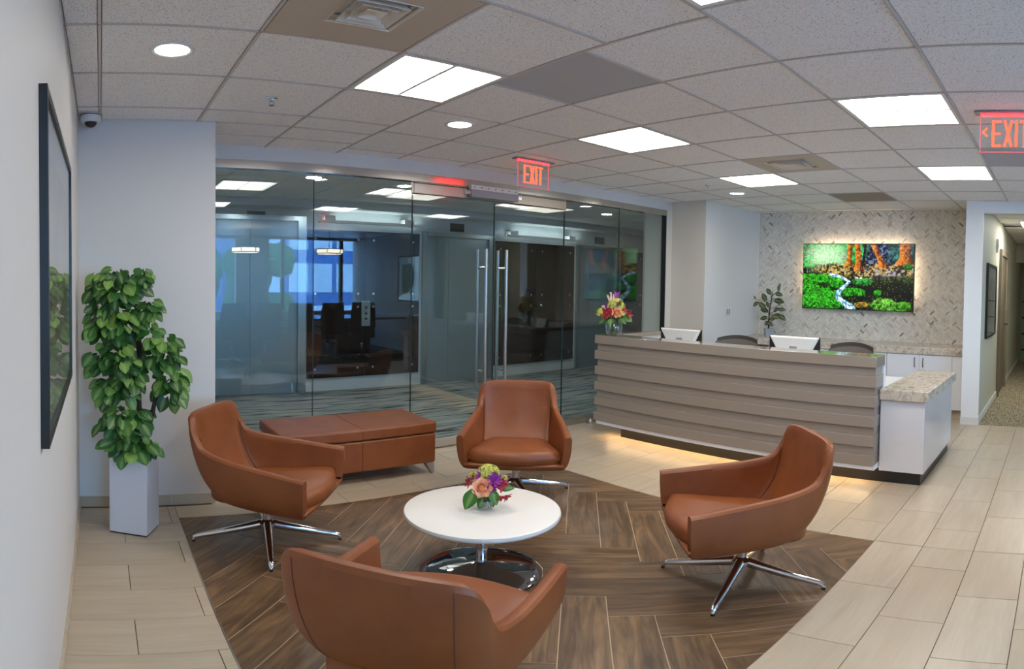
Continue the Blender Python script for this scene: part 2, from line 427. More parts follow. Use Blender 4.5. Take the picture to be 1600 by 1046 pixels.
# pale tiles, half bond, long side along X
TL, TW, Y0 = 0.5675, 0.2777, 0.1352
for r in range(-4, 16):
    y0 = Y0 + r * TW; y1 = y0 + TW
    if y1 > YG + 0.02: y1 = YG + 0.03
    if y0 >= YG - 0.02: break
    k0 = 2.112 if r % 2 == 0 else 2.398
    for k in range(-5, 9):
        x0 = k0 + k * TL
        base = clip([(x0, y0), (x0 + TL, y0), (x0 + TL, y1), (x0, y1)], XL, XT, -0.95, YG + 0.03)
        if len(base) < 3: continue
        if x0 > 6.7 and (y0 < 0.85): continue          # the hall has carpet
        cells = [(XL, RUG[0], -1, 9), (RUG[1], XT, -1, 9), (RUG[0], RUG[1], -1, RUG[2]), (RUG[0], RUG[1], RUG[3], 9)]
        hall = y0 < 0.85
        for q in cells:
            p = clip(base, q[0], min(q[1], 6.66) if hall else q[1], q[2], q[3])
            if len(p) < 3 or area(p) < 2e-3: continue
            cx = sum(a for a, _ in p) / len(p); cy = sum(b for _, b in p) / len(p)
            if (cx < 0.72 and cy > YP) or (cx > 6.02 and cy > 3.95): continue
            if cx > 6.86 and cy > 1.03: continue      # under the wall cabinets
            p = shrink(p, 0.0016)
            if len(p) >= 3: MB().prism(p, -0.006, 0.0, inset=0.001).build('floor_tile', M['tile'], floor)
# herringbone planks at 45 degrees
bed = MB().box(RUG[0], RUG[1], RUG[2], RUG[3], -0.006, -0.0015).build('plank_grout', M['wood_grout'], floor)
W, L8, q = 0.1905, 8, math.sqrt(0.5)
def herring(i0, i1, along_u):
    for j in range(i0, i1):
        for k in range(-3, 5):
            if along_u: u0 = 2.615 + 4 * W + j * W + k * L8 * W; u1 = u0 + 4 * W; v0 = -0.14 + j * W; v1 = v0 + W
            else: u0 = 2.615 + j * W; u1 = u0 + W; v1 = -0.14 + (1 + j) * W + k * L8 * W; v0 = v1 - 4 * W
            p = [((u - v) * q, (u + v) * q) for u, v in ((u0, v0), (u1, v0), (u1, v1), (u0, v1))]
            p = clip(p, RUG[0], RUG[1], RUG[2], RUG[3])
            if len(p) < 3 or area(p) < 6e-4: continue
            p = shrink(p, 0.0019)
            if len(p) >= 3: MB().prism(p, -0.006, 0.0, inset=0.0012).build('wood_plank', M['plank_a' if along_u else 'plank_b'], floor)
herring(-14, 16, True); herring(-16, 18, False)
MB().prism([(RUG[0] - 0.006, RUG[2]), (RUG[0], RUG[2]), (RUG[0], RUG[3]), (RUG[0] - 0.006, RUG[3])], -0.006, 0.001).build('edge_strip', M['steel'], floor)
MB().box(0.72, 9.3, YG + 0.05, 7.55, -0.006, 0.0).build('carpet', M['carpet_lobby'], floor)
MB().box(6.67, 13.4, -0.9, 0.86, -0.006, 0.0).build('carpet', M['carpet_hall'], floor)
MB().box(XL, 6.05, -4.7, -0.96, -0.006, 0.0).build('carpet', M['carpet_dark'], floor)

# walls
wl = struct(MB().box(XL - 0.12, XL, -4.9, YP + 0.1, 0, CEIL + 0.1).build('wall_left', M['wall']))
wp = struct(MB().box(XL - 0.12, 0.72, YP, YG + 0.06, 0, CEIL + 0.1).build('wall_back', M['wall']))
wj = struct(MB().box(6.02, XT + 0.15, 3.95, YG + 0.3, 0, CEIL + 0.1).build('wall_alcove', [M['wall'], M['wall_warm']]))
for p in wj.data.polygons:
    if p.normal.x < -0.9: p.material_index = 1
wt = struct(MB().box(XT, XT + 0.15, 0.9, 3.95, 0, CEIL + 0.1).build('wall_tiled', M['marble_grout']))
wh = struct(MB().box(6.66, 13.3, 0.85, 1.035, 0, CEIL + 0.1).build('wall_hall', M['sage']))
wc = struct(MB().box(6.645, 6.665, 0.84, 1.036, 0, CEIL + 0.05).build('trim_1', M['white_paint']))
struct(MB().box(6.66, 6.80, -0.9, 0.85, 2.36, CEIL + 0.05).build('trim_2', M['white_paint']))
struct(MB().box(6.07, 13.3, -1.05, -0.9, 0, CEIL + 0.1).build('wall_hall_right', M['sage']))
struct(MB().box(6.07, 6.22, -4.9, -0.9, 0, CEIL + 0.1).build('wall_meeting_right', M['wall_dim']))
# bulkhead over the glass, baseboards of the same pale tile
struct(MB().box(0.72, 5.906, YG - 0.03, YG + 0.08, 2.385, CEIL + 0.05).build('trim_3', M['wall']))
bb = sroot('baseboard_back')
for x0, x1 in ((XL, 0.169), (0.1725, 0.437), (0.4405, 0.72)):
    MB().box(x0, x1, YP - 0.011, YP, 0, 0.072).build('baseboard_tile', M['tile'], bb)
bb = sroot('baseboard_left')
y = 0.4
while y < YP - 0.02:
    y1 = min(y + 0.565, YP - 0.012); MB().box(XL, XL + 0.011, y + 0.0015, y1 - 0.0015, 0, 0.072).build('baseboard_tile', M['tile'], bb); y += 0.565
struct(MB().box(6.67, 13.3, 0.838, 0.85, 0, 0.08).build('baseboard_hall', M['white_paint']))
struct(MB().box(6.637, 6.645, 0.835, 1.04, 0, 0.085).build('baseboard_column', M['wall']))

# herringbone marble mosaic on the television wall: too small to pick apart singly
def mosaic():
    w, n = 0.0225, 3; L = n * w; q = math.sqrt(0.5); rnd = random.Random(3); vs, fs, sh = [], [], []
    for along in (True, False):
        for j in range(-130, 190):
            for k in range(-32, 32):
                if along: u0 = j * w + k * 2 * L; u1 = u0 + L; v0 = j * w; v1 = v0 + w
                else: u0 = -L + j * w; u1 = u0 + w; v1 = (1 + j) * w + k * 2 * L; v0 = v1 - L
                p = [((u - v) * q, (u + v) * q) for u, v in ((u0, v0), (u1, v0), (u1, v1), (u0, v1))]
                if min(a for a, _ in p) > 2.91 or max(a for a, _ in p) < 0 or min(b for _, b in p) > 1.66 or max(b for _, b in p) < 0: continue
                p = clip(p, 0.0, 2.91, 0.0, 1.66)
                if len(p) < 3 or area(p) < 1e-5: continue
                p = shrink(p, 0.0009)
                if len(p) < 3: continue
                o = len(vs); m = len(p); d = rnd.uniform(0.004, 0.0062)
                vs += [(XT - 0.0005, 3.945 - a, 0.83 + b) for a, b in p] + [(XT - d, 3.945 - a, 0.83 + b) for a, b in p]
                fs.append(tuple(range(o + m, o + 2 * m))); g = rnd.random()
                s = 0.12 + rnd.random() * 0.3 if g < 0.09 else (0.04 if g < 0.10 else 0.4 + 0.6 * rnd.random()); sh += [s] * m
                for i in range(m): fs.append((o + i, o + (i + 1) % m, o + m + (i + 1) % m, o + m + i)); sh += [s] * 4
    me = bpy.data.meshes.new('mosaic_tile'); me.from_pydata(vs, [], fs)
    at = me.attributes.new('shade', 'FLOAT', 'CORNER'); at.data.foreach_set('value', sh)
    me.materials.append(M['marble']); o = link_mesh('mosaic_tile', me, wt); o['kind'] = 'stuff'
mosaic()

# ------------------------------------------------------------------ ceiling: slab, tiles, T bars
ceiling = struct(MB().box(XL - 0.12, 14.0, -4.95, 7.7, CEIL + 0.03, CEIL + 0.15).build('ceiling', M['white_paint']))
gridm = MB()
XB = [1.80, 2.338, 2.945, 3.555, 4.165, 4.775, 5.385, 5.995, 6.605, 7.215, 7.38]
XB2 = [1.73] + XB[1:]
YB = [-1.25, -0.64, -0.03, 0.58, 1.185, 1.80, 2.432, 3.04, 3.645, 4.25, 4.45]
XA = [XL, 0.0, 0.609, 1.222, 1.80]
YA = [1.67, 2.285, 2.885, 3.495, 3.78, 4.10, 4.45]
XC = [XL, 0.51, 1.12, 1.73]
YC = [-1.25, -0.64, -0.03, 0.58, 1.185]
LIGHTS = {('B', 2, 6), ('B', 2, 3), ('B', 5, 6), ('B', 5, 3), ('A', 3, 1), ('C', 2, 3)}
VENTS = {('A', 2, 0), ('B', 4, 5)}
PANELS = {('B', 0, 5): 'return_grey', ('B', 4, 2): 'return_grey', ('B', 7, 5): 'return_dark'}
cells = []
def zone(z, xs, ys):
    for i in range(len(xs) - 1):
        for j in range(len(ys) - 1): cells.append((z, i, j, xs[i], xs[i + 1], ys[j], ys[j + 1]))
zone('A', XA, YA); zone('C', XC, YC); zone('D', [XL, 0.51, 1.12, 1.80], [1.185, 1.67])
for i in range(len(XB) - 1):
    for j in range(len(YB) - 1):
        xs = XB if YB[j] >= 1.18 else XB2
        cells.append(('B', i, j, xs[i], xs[i + 1], YB[j], YB[j + 1]))
troffers, vents = [], []
for z, i, j, x0, x1, y0, y1 in cells:
    if (x1 <= 0.72 and y0 >= YP) or (x0 >= 6.0 and y0 >= 3.95): continue
    if z == 'B' and x0 >= 6.6 and y0 < 0.5: continue
    g = 0.006
    gridm.box(x0 - g, x0 + g, y0, y1, CEIL - 0.001, CEIL + 0.004); gridm.box(x0, x1, y0 - g, y0 + g, CEIL - 0.001, CEIL + 0.004)
    g = 0.0095
    if (z, i, j) in LIGHTS: troffers.append((x0, x1, y0, y1)); continue
    if (z, i, j) in VENTS: vents.append((x0, x1, y0, y1)); continue
    pan = PANELS.get((z, i, j))
    MB().prism([(x0 + g, y0 + g), (x1 - g, y0 + g), (x1 - g, y1 - g), (x0 + g, y1 - g)], CEIL + 0.003, CEIL + 0.02).build('return_panel' if pan else 'ceiling_tile', M[pan or 'ceiling'], ceiling)
gridm.build('ceiling_grid', M['grid'], ceiling)
for a in range(15):
    for b in range(5):
        x0 = 0.62 + a * 0.61; y0 = YG + 0.06 + b * 0.61
        MB().box(max(x0, 0.72) + 0.006, min(x0 + 0.61, 9.3) - 0.006, y0 + 0.006, min(y0 + 0.61, 7.2) - 0.006, CEIL + 0.003, CEIL + 0.02).build('ceiling_tile', M['ceiling'], ceiling)
MB().box(XL, 6.1, -4.8, -1.26, CEIL, CEIL + 0.02).build('ceiling_panel', M['white_paint'], ceiling)
hx = [6.81 + 0.61 * k for k in range(11)]
for a in hx[:-1]:
    for b0, b1 in ((-0.9, -0.03), (-0.03, 0.27), (0.27, 0.85)):
        if abs(a - hx[3]) < 0.01 and b0 > 0.2: continue
        MB().box(a + 0.008, a + 0.602, b0 + 0.006, b1 - 0.006, CEIL - 0.008, CEIL + 0.008).build('ceiling_tile', M['ceiling'], ceiling)

# ------------------------------------------------------------------ glass wall with its doors
gw = sroot('window_1')
def pane(x0, x1, z0, z1, parent, name='glass_pane'):
    o = MB().box(x0, x1, YG - 0.006, YG + 0.006, z0, z1).build(name, [M['pane'], M['pane_edge']], parent)
    for p in o.data.polygons:
        if abs(p.normal.y) < 0.5: p.material_index = 1
    return o
SEAM = [0.725, 1.625, 2.497, 3.355, 4.235, 5.07, 5.885]
for a, b in ((0, 1), (1, 2), (4, 5), (5, 6)): pane(SEAM[a] + 0.003, SEAM[b] - 0.003, 0.06, 2.325, gw)
MB().box(0.72, 5.905, YG - 0.035, YG + 0.035, 2.315, 2.385).build('header_rail', M['steel_mirror'], gw, bevel=0.003)
MB().box(2.50, 4.235, YG - 0.028, YG + 0.028, 2.215, 2.315).build('door_header', M['steel_bronze'], gw, bevel=0.003)
MB().box(2.50, 4.235, YG - 0.031, YG - 0.0285, 2.30, 2.307).build('header_groove', M['black_satin'], gw)
for x0, x1 in ((0.72, 2.497), (4.235, 5.885)): MB().box(x0, x1, YG - 0.03, YG + 0.03, 0, 0.075).build('floor_channel', M['steel'], gw, bevel=0.003)
MB().box(5.885, 5.905, YG - 0.03, YG + 0.03, 0.0, 2.315).build('end_post', M['bronze_dark'], gw)
struct(MB().box(5.906, 6.02, YG - 0.029, YG + 0.3, 0, CEIL + 0.05).build('trim_6', M['wall_warm']))
def handle(x, y):
    m = MB().tube((x, y, 0.50), (x, y, 1.77), 0.0155, n=18); return m
for n, (x0, x1, hxp) in enumerate(((2.502, 3.352, 3.225), (3.358, 4.230, 3.455))):
    d = sroot('door_%d' % (n + 1))
    pane(x0, x1, 0.085, 2.205, d, 'glass_leaf')
    MB().box(x0, x1, YG - 0.02, YG + 0.02, 0.012, 0.09).build('bottom_rail', M['steel'], d, bevel=0.003)
    for s in (-1, 1):
        h = handle(hxp, YG + s * 0.065).build('pull_handle', M['steel'], d, smooth=True, sharp=0.8)
        for z in (0.66, 1.60):
            MB().tube((hxp, YG, z), (hxp, YG + s * 0.065, z), 0.012, n=14).build('standoff', M['chrome'], h, smooth=True, sharp=0.8)
t = thing('magnetic_lock', 'grey boxed magnetic lock screwed to the steel header above the double glass doors', 'lock', (3.31, YG - 0.03, 2.28))
MB().box(-0.265, 0.265, -0.05, -0.001, -0.055, 0.012).build('housing', M['plastic_grey'], t, bevel=0.004)
MB().box(-0.265, 0.265, -0.045, -0.001, 0.0125, 0.055).build('mounting_plate', M['plastic_white'], t, bevel=0.003)
for k in range(7): MB().tube((-0.23 + k * 0.077, -0.0451, 0.034), (-0.23 + k * 0.077, -0.047, 0.034), 0.006, n=8).build('screw', M['bronze_dark'], t)
for s in (-1, 1): MB().box(min(s * 0.266, s * 0.31), max(s * 0.266, s * 0.31), -0.04, -0.001, -0.03, 0.0).build('end_clip', M['chrome'], t)
t = thing('door_stop', 'small round steel door stop on the floor at the foot of the glass wall', 'door stop', (4.60, YG - 0.07, 0))
MB().lathe([(0.0, 0.0), (0.026, 0.0), (0.026, 0.012), (0.02, 0.02), (0.02, 0.036), (0.012, 0.044), (0, 0.045)]).build('knob', M['chrome'], t, smooth=True, sharp=0.8)
MB().box(-0.05, 0.05, -0.02, 0.02, 0.0, 0.005).build('base_plate', M['steel'], t)

# ------------------------------------------------------------------ elevator lobby behind the glass
YB_ = 7.5
struct(MB().box(0.6, 9.4, YB_, YB_ + 0.15, 0, CEIL + 0.1).build('wall_lobby', M['wall_lobby']))
struct(MB().box(0.58, 0.72, YG + 0.06, YB_ + 0.1, 0, CEIL + 0.1).build('wall_lobby_left', M['wall_lobby']))
struct(MB().box(9.3, 9.45, YG + 0.06, YB_ + 0.1, 0, CEIL + 0.1).build('wall_lobby_right', M['wall_lobby']))
struct(MB().box(6.02, 9.3, YG + 0.3, YG + 0.42, 0, CEIL + 0.1).build('wall_lobby_front', M['wall_lobby']))
struct(MB().box(0.72, 9.3, 7.2, YB_, 2.395, CEIL + 0.02).build('trim_4', M['wall_lobby']))
DOORS = [(1.05, 2.50, 1.87, 2.24), (4.42, 5.50, 4.80, 2.12), (7.47, 8.42, 7.70, 2.08)]
for n, (x0, x1, xm, zt) in enumerate(DOORS):
    d = sroot('door_%d' % (n + 3))
    MB().box(x0, xm - 0.004, YB_ - 0.02, YB_ - 0.004, 0.005, zt).build('door_leaf', M['elevator'], d)
    MB().box(xm + 0.004, x1, YB_ - 0.014, YB_ - 0.002, 0.005, zt).build('door_leaf', M['elevator'], d)
    MB().box(x1, x1 + 0.11, YB_ - 0.06, YB_ - 0.002, 0, zt + 0.06).build('door_frame', M['elevator_jamb'], d)
    if n: MB().box(x0 - 0.07, x0, YB_ - 0.05, YB_ - 0.002, 0, zt + 0.06).build('door_frame', M['elevator_jamb'], d)
    MB().box(x0, x1, YB_ - 0.06, YB_ - 0.002, zt, zt + 0.06).build('head_frame', M['elevator_jamb'], d)
ART = [(2.63, 4.30, 2.14), (5.62, 7.33, 2.11), (8.57, 9.22, 2.09)]
for n, (x0, x1, zt) in enumerate(ART):
    lab = ['dark glossy glass wall panel with a call plate behind the left glass panes', 'dark glossy glass wall panel behind the right hand glass door leaf',
           'narrow dark glass wall panel at the far end of the elevator lobby behind the desk bouquet'][n]
    t = thing('wall_panel', lab, 'wall panel', ((x0 + x1) / 2, YB_, 0.18), group='dark glass panels between the elevators')
    w = (x1 - x0) / 2; h = zt - 0.18
    for a, b in ((-w, -0.004), (0.004, w)) if n < 2 else ((-w, w),):
        MB().box(a, b, -0.034, -0.022, 0, h).build('panel', M['dark_panel'], t, bevel=0.002, seg=1)
        for z in (0.12, h * 0.48, h * 0.57, h - 0.12):
            for x in (a + 0.11, b - 0.11):
                MB().tube((x, -0.0345, z), (x, -0.046, z), 0.016, n=12).build('bolt', M['chrome'], t)
    MB().box(-w + 0.1, w - 0.1, -0.022, -0.001, 0.1, h - 0.1).build('backing_frame', M['bronze_dark'], t)
t = thing('call_plate', 'steel elevator call plate with buttons on the dark panel seen through the left glass', 'call plate', (3.47, YB_ - 0.0345, 1.03))
MB().box(-0.065, 0.065, -0.012, 0, -0.17, 0.17).build('face_plate', M['elevator_jamb'], t, bevel=0.003)
for z in (-0.07, 0.0, 0.08): MB().tube((0, -0.0122, z), (0, -0.018, z), 0.017, n=14).build('button', M['bronze_dark'], t)
for n, (x0, x1, z) in enumerate(((2.76, 4.34, 2.235), (5.76, 7.46, 2.19))):
    t = thing('wall_washer', ['long white bar light above the dark panel left of the glass doors', 'long white bar light above the dark panel behind the right glass door leaf'][n],
              'wall light', ((x0 + x1) / 2, YB_, z), group='bar lights on the elevator lobby wall')
    w = (x1 - x0) / 2
    MB().box(-w, w, -0.15, -0.09, -0.012, 0.004).build('bar', M['plastic_white'], t, bevel=0.003)
    MB().box(-w, w, -0.156, -0.1505, -0.012, 0.024).build('lip', M['plastic_white'], t)
    MB().box(-w + 0.03, w - 0.03, -0.14, -0.10, 0.005, 0.009).build('light_strip', M['wall_bar'], t)
    for s in (-0.82, 0.66):
        MB().box(s * w - 0.075, s * w + 0.075, -0.15, -0.001, 0.013, 0.085).build('mounting_box', M['plastic_white'], t, bevel=0.004)
for n, x in enumerate((1.95, 4.95, 7.98)):
    t = thing('lobby_grille', ['small dark air grille above the leftmost elevator door', 'small dark air grille above the middle elevator door', 'small dark air grille above the elevator behind the desk bouquet'][n],
              'grille', (x, YB_, 2.29 - 0.02 * n), group='air grilles above the elevators')
    MB().box(-0.12, 0.12, -0.012, -0.001, -0.06, 0.06).build('frame', M['bronze_dark'], t)
    for k in range(5): MB().box(-0.105, 0.105, -0.02, -0.0125, -0.05 + k * 0.021, -0.04 + k * 0.021).build('slat', M['black_satin'], t)

# ------------------------------------------------------------------ ceiling fittings
TL_LAB = {0: 'blank'}
def troffer(x0, x1, y0, y1, label):
    t = thing('ceiling_light', label, 'ceiling light', ((x0 + x1) / 2, (y0 + y1) / 2, CEIL), group='square ceiling light panels')
    a, b = (x1 - x0) / 2 - 0.009, (y1 - y0) / 2 - 0.009
    f = MB()
    for u0, u1, v0, v1 in ((-a, a, -b, -b + 0.022), (-a, a, b - 0.022, b), (-a, -a + 0.022, -b + 0.022, b - 0.022), (a - 0.022, a, -b + 0.022, b - 0.022)):
        f.box(u0, u1, v0, v1, 0.0, 0.028)
    f.build('frame', M['white_paint'], t)
    w = a - 0.022; h = b - 0.022
    m = MB(); n = 10                                   # two shallow curved lenses either side of a middle rib
    for s in (-1, 1):
        P = [(s * (0.012 + (w - 0.014) * k / n), 0.006 + 0.014 * math.sin(PI * k / n)) for k in range(n + 1)]
        o = len(m.v); m.v += [(x, y, z) for x, z in P for y in (-h, h)]
        m.f += [(o + 2 * k, o + 2 * k + 1, o + 2 * k + 3, o + 2 * k + 2) for k in range(n)]; m.mi += [0] * n
    d = m.build('diffuser', M['troffer'], t, smooth=True)
    MB().box(-0.010, 0.010, -h, h, 0.003, 0.028).build('middle_rib', M['white_paint'], t)
    return t
_TL = {(1.22, 2.28): 'square ceiling light panel between the big square air vent and the glass wall',
       (2.94, 2.43): 'square ceiling light panel beyond the grey mesh return panel, before the lit sign',
       (2.94, 0.58): 'square ceiling light panel just in front of the red sign with the arrow',
       (4.78, 2.43): 'square ceiling light panel beside the smaller air vent over the reception desk',
       (4.78, 0.58): 'square ceiling light panel past the red arrow sign, above the end of the desk',
       (1.12, 0.58): 'square ceiling light panel cut off by the top edge of the view'}
for x0, x1, y0, y1 in troffers:
    k = min(_TL, key=lambda q: abs(q[0] - x0) + abs(q[1] - y0)); troffer(x0, x1, y0, y1, _TL[k])
def downlight(x, y, label, lens='downlight', r=0.083):
    t = thing('downlight', label, 'downlight', (x, y, CEIL), group='round recessed downlights')
    MB().lathe([(r - 0.010, -0.001), (r + 0.004, -0.006), (r + 0.012, -0.004), (r + 0.013, 0.002), (r - 0.012, 0.002), (r - 0.010, -0.001)], n=40).build('trim_ring', M['white_paint'], t, smooth=True)
    MB().lathe([(0.0, 0.0012), (r - 0.011, 0.0012), (r - 0.011, 0.0018), (0, 0.0018)], n=40).build('lens', M[lens], t)
    return t
downlight(0.302, 2.557, 'round recessed downlight in the ceiling above the tall potted plant')
downlight(2.138, 3.224, 'round recessed downlight in the tile beside the bright light panel nearest the glass wall')
downlight(5.69, 3.34, 'small far round downlight in the ceiling over the back of the reception area')
downlight(2.04, 5.62, 'round downlight beyond the glass above the left elevator', 'downlight_lobby')
downlight(3.09, 5.70, 'round downlight beyond the glass just left of the door header', 'downlight_lobby')
downlight(6.51, 5.98, 'round downlight beyond the glass above the desk bouquet', 'downlight_lobby')
t = thing('lobby_light', 'warm twin lens ceiling light panel beyond the glass in the elevator lobby', 'ceiling light', (1.50, 6.28, CEIL))
MB().box(-0.30, 0.30, -0.30, 0.30, -0.012, -0.001).build('frame', M['white_paint'], t)
for s in (-1, 1): MB().box(min(s * 0.012, s * 0.28), max(s * 0.012, s * 0.28), -0.28, 0.28, -0.016, -0.0125).build('diffuser', M['troffer_dim'], t)

def vent(x0, x1, y0, y1, label, dx=0.0, dy=0.0, k=1.0):
    cx, cy = (x0 + x1) / 2, (y0 + y1) / 2
    t = thing('air_vent', label, 'air vent', (cx, cy, CEIL), group='square ceiling air vents')
    a, b = (x1 - x0) / 2 - 0.01, (y1 - y0) / 2 - 0.01; R = 0.120 * k; f = MB()
    for u0, u1, v0, v1 in ((-a, a, -b, dy - R), (-a, a, dy + R, b), (-a, dx - R, dy - R, dy + R), (dx + R, a, dy - R, dy + R)): f.box(u0, u1, v0, v1, -0.001, 0.016)
    f.build('face_plate', M['vent_beige'], t)
    MB().box(dx - R - 0.01, dx + R + 0.01, dy - R - 0.01, dy + R + 0.01, 0.10, 0.105).build('duct_throat', M['black'], t)
    for r, z0, z1 in ((0.133, -0.022, 0.020), (0.100, -0.012, 0.022), (0.070, -0.012, 0.022), (0.040, -0.012, 0.016)):
        m = MB(); big, tiny = r > 0.12, r < 0.05; ri = (r - 0.019 if not tiny else 0.018) * k; r *= k
        q = [(-1, -1), (1, -1), (1, 1), (-1, 1)]
        vs = [(dx + s * r, dy + u * r, z0 + (0.016 if big else 0)) for s, u in q] + [(dx + s * ri, dy + u * ri, z1) for s, u in q] + \
             [(dx + s * r, dy + u * r, z0 + 0.003 + (0.016 if big else 0)) for s, u in q] + [(dx + s * ri, dy + u * ri, z1 + 0.003) for s, u in q]
        fs = []
        for i in range(4):
            j = (i + 1) % 4; fs += [(i, i + 4, j + 4, j), (i + 8, j + 8, j + 12, i + 12), (i, j, j + 8, i + 8), (i + 4, i + 12, j + 12, j + 4)]
        if tiny: fs += [(4, 5, 6, 7)]
        m.add(vs, fs).build('louver', M['vent_white'], t)
    return t
vent(*vents[0][:4], 'large square beige air vent at the top of the view beside a light panel', 0.01, -0.02) if vents[0][0] < 2 else None
for v in vents:
    if v[0] > 2: vent(*v, 'smaller looking square air vent in the ceiling over the reception desk', k=1.35)
for v in vents[1:]:
    if v[0] < 2: vent(*v, 'large square beige air vent at the top of the view beside a light panel', 0.01, -0.02)
for n, (x, y, l) in enumerate(((0.911, 3.179, 'chrome sprinkler head in the ceiling tile near the plant wall'), (5.10, 3.33, 'tiny sprinkler head in the far ceiling above the desk end'))):
    t = thing('sprinkler', l, 'sprinkler', (x, y, CEIL), group='ceiling sprinklers')
    MB().lathe([(0.0, 0.0), (0.0, -0.004), (0.03, -0.006), (0.034, 0.002), (0.0, 0.003)], n=24).build('escutcheon', M['chrome'], t, smooth=True)
    m = MB().tube((0, 0, -0.004), (0, 0, -0.02), 0.008)
    for s in (-1, 1): m.path([(s * 0.006, 0, -0.018), (s * 0.014, 0, -0.03), (s * 0.004, 0, -0.044)], 0.0025, 6)
    m.lathe([(0, -0.046), (0.017, -0.045), (0.017, -0.042), (0, -0.041)], n=16)
    m.build('head', M['chrome'], t, smooth=True, sharp=0.7)
t = thing('security_camera', 'white dome security camera on the ceiling in the left corner', 'camera', (-0.055, 3.66, CEIL))
MB().lathe([(0.0, 0.0), (0.062, 0.0), (0.065, -0.006), (0.062, -0.012), (0.062, -0.040), (0.055, -0.052), (0.0, -0.052)][::-1], n=32).build('housing', M['plastic_white'], t, smooth=True, sharp=0.6)
MB().lathe([(0.065, -0.012), (0.066, -0.008), (0.063, -0.004)], n=32).build('seam_ring', M['bronze_dark'], t)
MB().lathe([(0.0, -0.084), (0.02, -0.080), (0.033, -0.068), (0.037, -0.0525)], n=24).build('dome', plain('dome_smoked', (0.02, 0.02, 0.022, 1), 0.05), t, smooth=True)

def letters(m, text, x, z, w, h, t, s, put, gap):
    """straight-stroke condensed capitals; put(x, y, z) maps sign coordinates to the sign's own axes"""
    def bar(x0, z0, x1, z1, th):
        d = Vector((x1 - x0, z1 - z0)).normalized() * 0; n = Vector((-(z1 - z0), x1 - x0)).normalized() * th / 2
        pts = [(x0 + n.x, z0 + n.y), (x0 - n.x, z0 - n.y), (x1 - n.x, z1 - n.y), (x1 + n.x, z1 + n.y)]
        vs = [put(a, -t, b) for a, b in pts] + [put(a, t, b) for a, b in pts]
        m.add(vs, [(0, 1, 2, 3), (7, 6, 5, 4)] + [(i, i + 4, (i + 1) % 4 + 4, (i + 1) % 4) for i in range(4)])
    for ch in text:
        if ch == 'E':
            bar(x + s / 2, z, x + s / 2, z + h, s)
            for zz, ww in ((z + s * 0.4, w), (z + h / 2, w * 0.92), (z + h - s * 0.4, w)): bar(x + s, zz, x + ww, zz, s * 0.8)
        elif ch == 'X':
            bar(x + s * 0.45, z, x + w - s * 0.45, z + h, s); bar(x + w - s * 0.45, z, x + s * 0.45, z + h, s)
        elif ch == 'I': bar(x + s / 2, z, x + s / 2, z + h, s); x -= w - s
        elif ch == 'T':
            bar(x + w / 2, z, x + w / 2, z + h - s * 0.8, s); bar(x, z + h - s * 0.4, x + w, z + h - s * 0.4, s * 0.8)
        elif ch == '<':
            bar(x, z + h / 2, x + w, z + h, s); bar(x, z + h / 2, x + w, z, s)
        x += w + gap
def exit_sign(loc, rz, label, arrow):
    t = thing('exit_sign', label, 'exit sign', loc, rz, group='hanging red lit exit signs')
    m = MB().box(-0.20, 0.20, -0.035, 0.035, -0.012, -0.001); m.build('canopy', M['plastic_grey'], t, bevel=0.003)
    MB().box(-0.165, 0.165, -0.014, 0.014, -0.0205, -0.0125).build('light_bar', M['red_led'], t)
    sg = MB().box(-0.162, 0.162, -0.004, 0.004, -0.232, -0.021).build('sign_panel', M['sign_acrylic'], t)
    e = MB()
    for x0, x1, z0, z1 in ((-0.166, -0.1625, -0.236, -0.021), (0.1625, 0.166, -0.236, -0.021), (-0.1625, 0.1625, -0.236, -0.2325)): e.box(x0, x1, -0.004, 0.004, z0, z1)
    e.build('lit_edge', M['red_edge'], sg)
    m = MB(); letters(m, 'EXIT', -0.102, -0.203, 0.052, 0.152, 0.0055, 0.0150, lambda a, b, c: (a, b, c), 0.011); m.build('lettering', M['red_letter'], sg)
    if arrow:
        m = MB(); letters(m, '<', -0.152, -0.142, 0.026, 0.048, 0.0055, 0.010, lambda a, b, c: (a, b, c), 0); m.build('arrow', M['red_letter'], sg)
exit_sign((3.245, 3.80, CEIL), 0.0, 'red lit exit sign hanging before the glass doors, without an arrow', False)
exit_sign((3.30, 0.285, CEIL), -PI / 2, 'red lit exit sign with a small arrow cut off by the edge of the view', True)

# ------------------------------------------------------------------ left wall: framed picture; plant in its planter
def framed(name, label, loc, rz, w, h, fw, depth, art, matw, cat='picture', frame='black_satin'):
    t = thing(name, label, cat, loc, rz)              # hangs in its local XZ plane, faces local -Y
    f = MB()
    for x0, x1, z0, z1 in ((-w / 2, w / 2, 0, fw), (-w / 2, w / 2, h - fw, h), (-w / 2, -w / 2 + fw, fw, h - fw), (w / 2 - fw, w / 2, fw, h - fw)): f.box(x0, x1, -depth, 0, z0, z1)
    f.build('frame', M[frame], t)
    MB().box(-w / 2 + fw, w / 2 - fw, -depth * 0.45, -0.002, fw, h - fw).build('mat', M['mat_board'], t)
    MB().box(-w / 2 + fw + matw, w / 2 - fw - matw, -depth * 0.45 - 0.002, -depth * 0.45, fw + matw, h - fw - matw).build('print', M[art], t)
    MB().box(-w / 2 + fw, w / 2 - fw, -depth * 0.75, -depth * 0.70, fw, h - fw).build('glass', M['frame_glass'], t)
    return t
framed('framed_picture', 'large black framed picture under glass on the wall beside the tall plant', (XL, 1.90, 1.085), PI / 2, 1.10, 0.84, 0.024, 0.020, 'art_soft', 0.11)

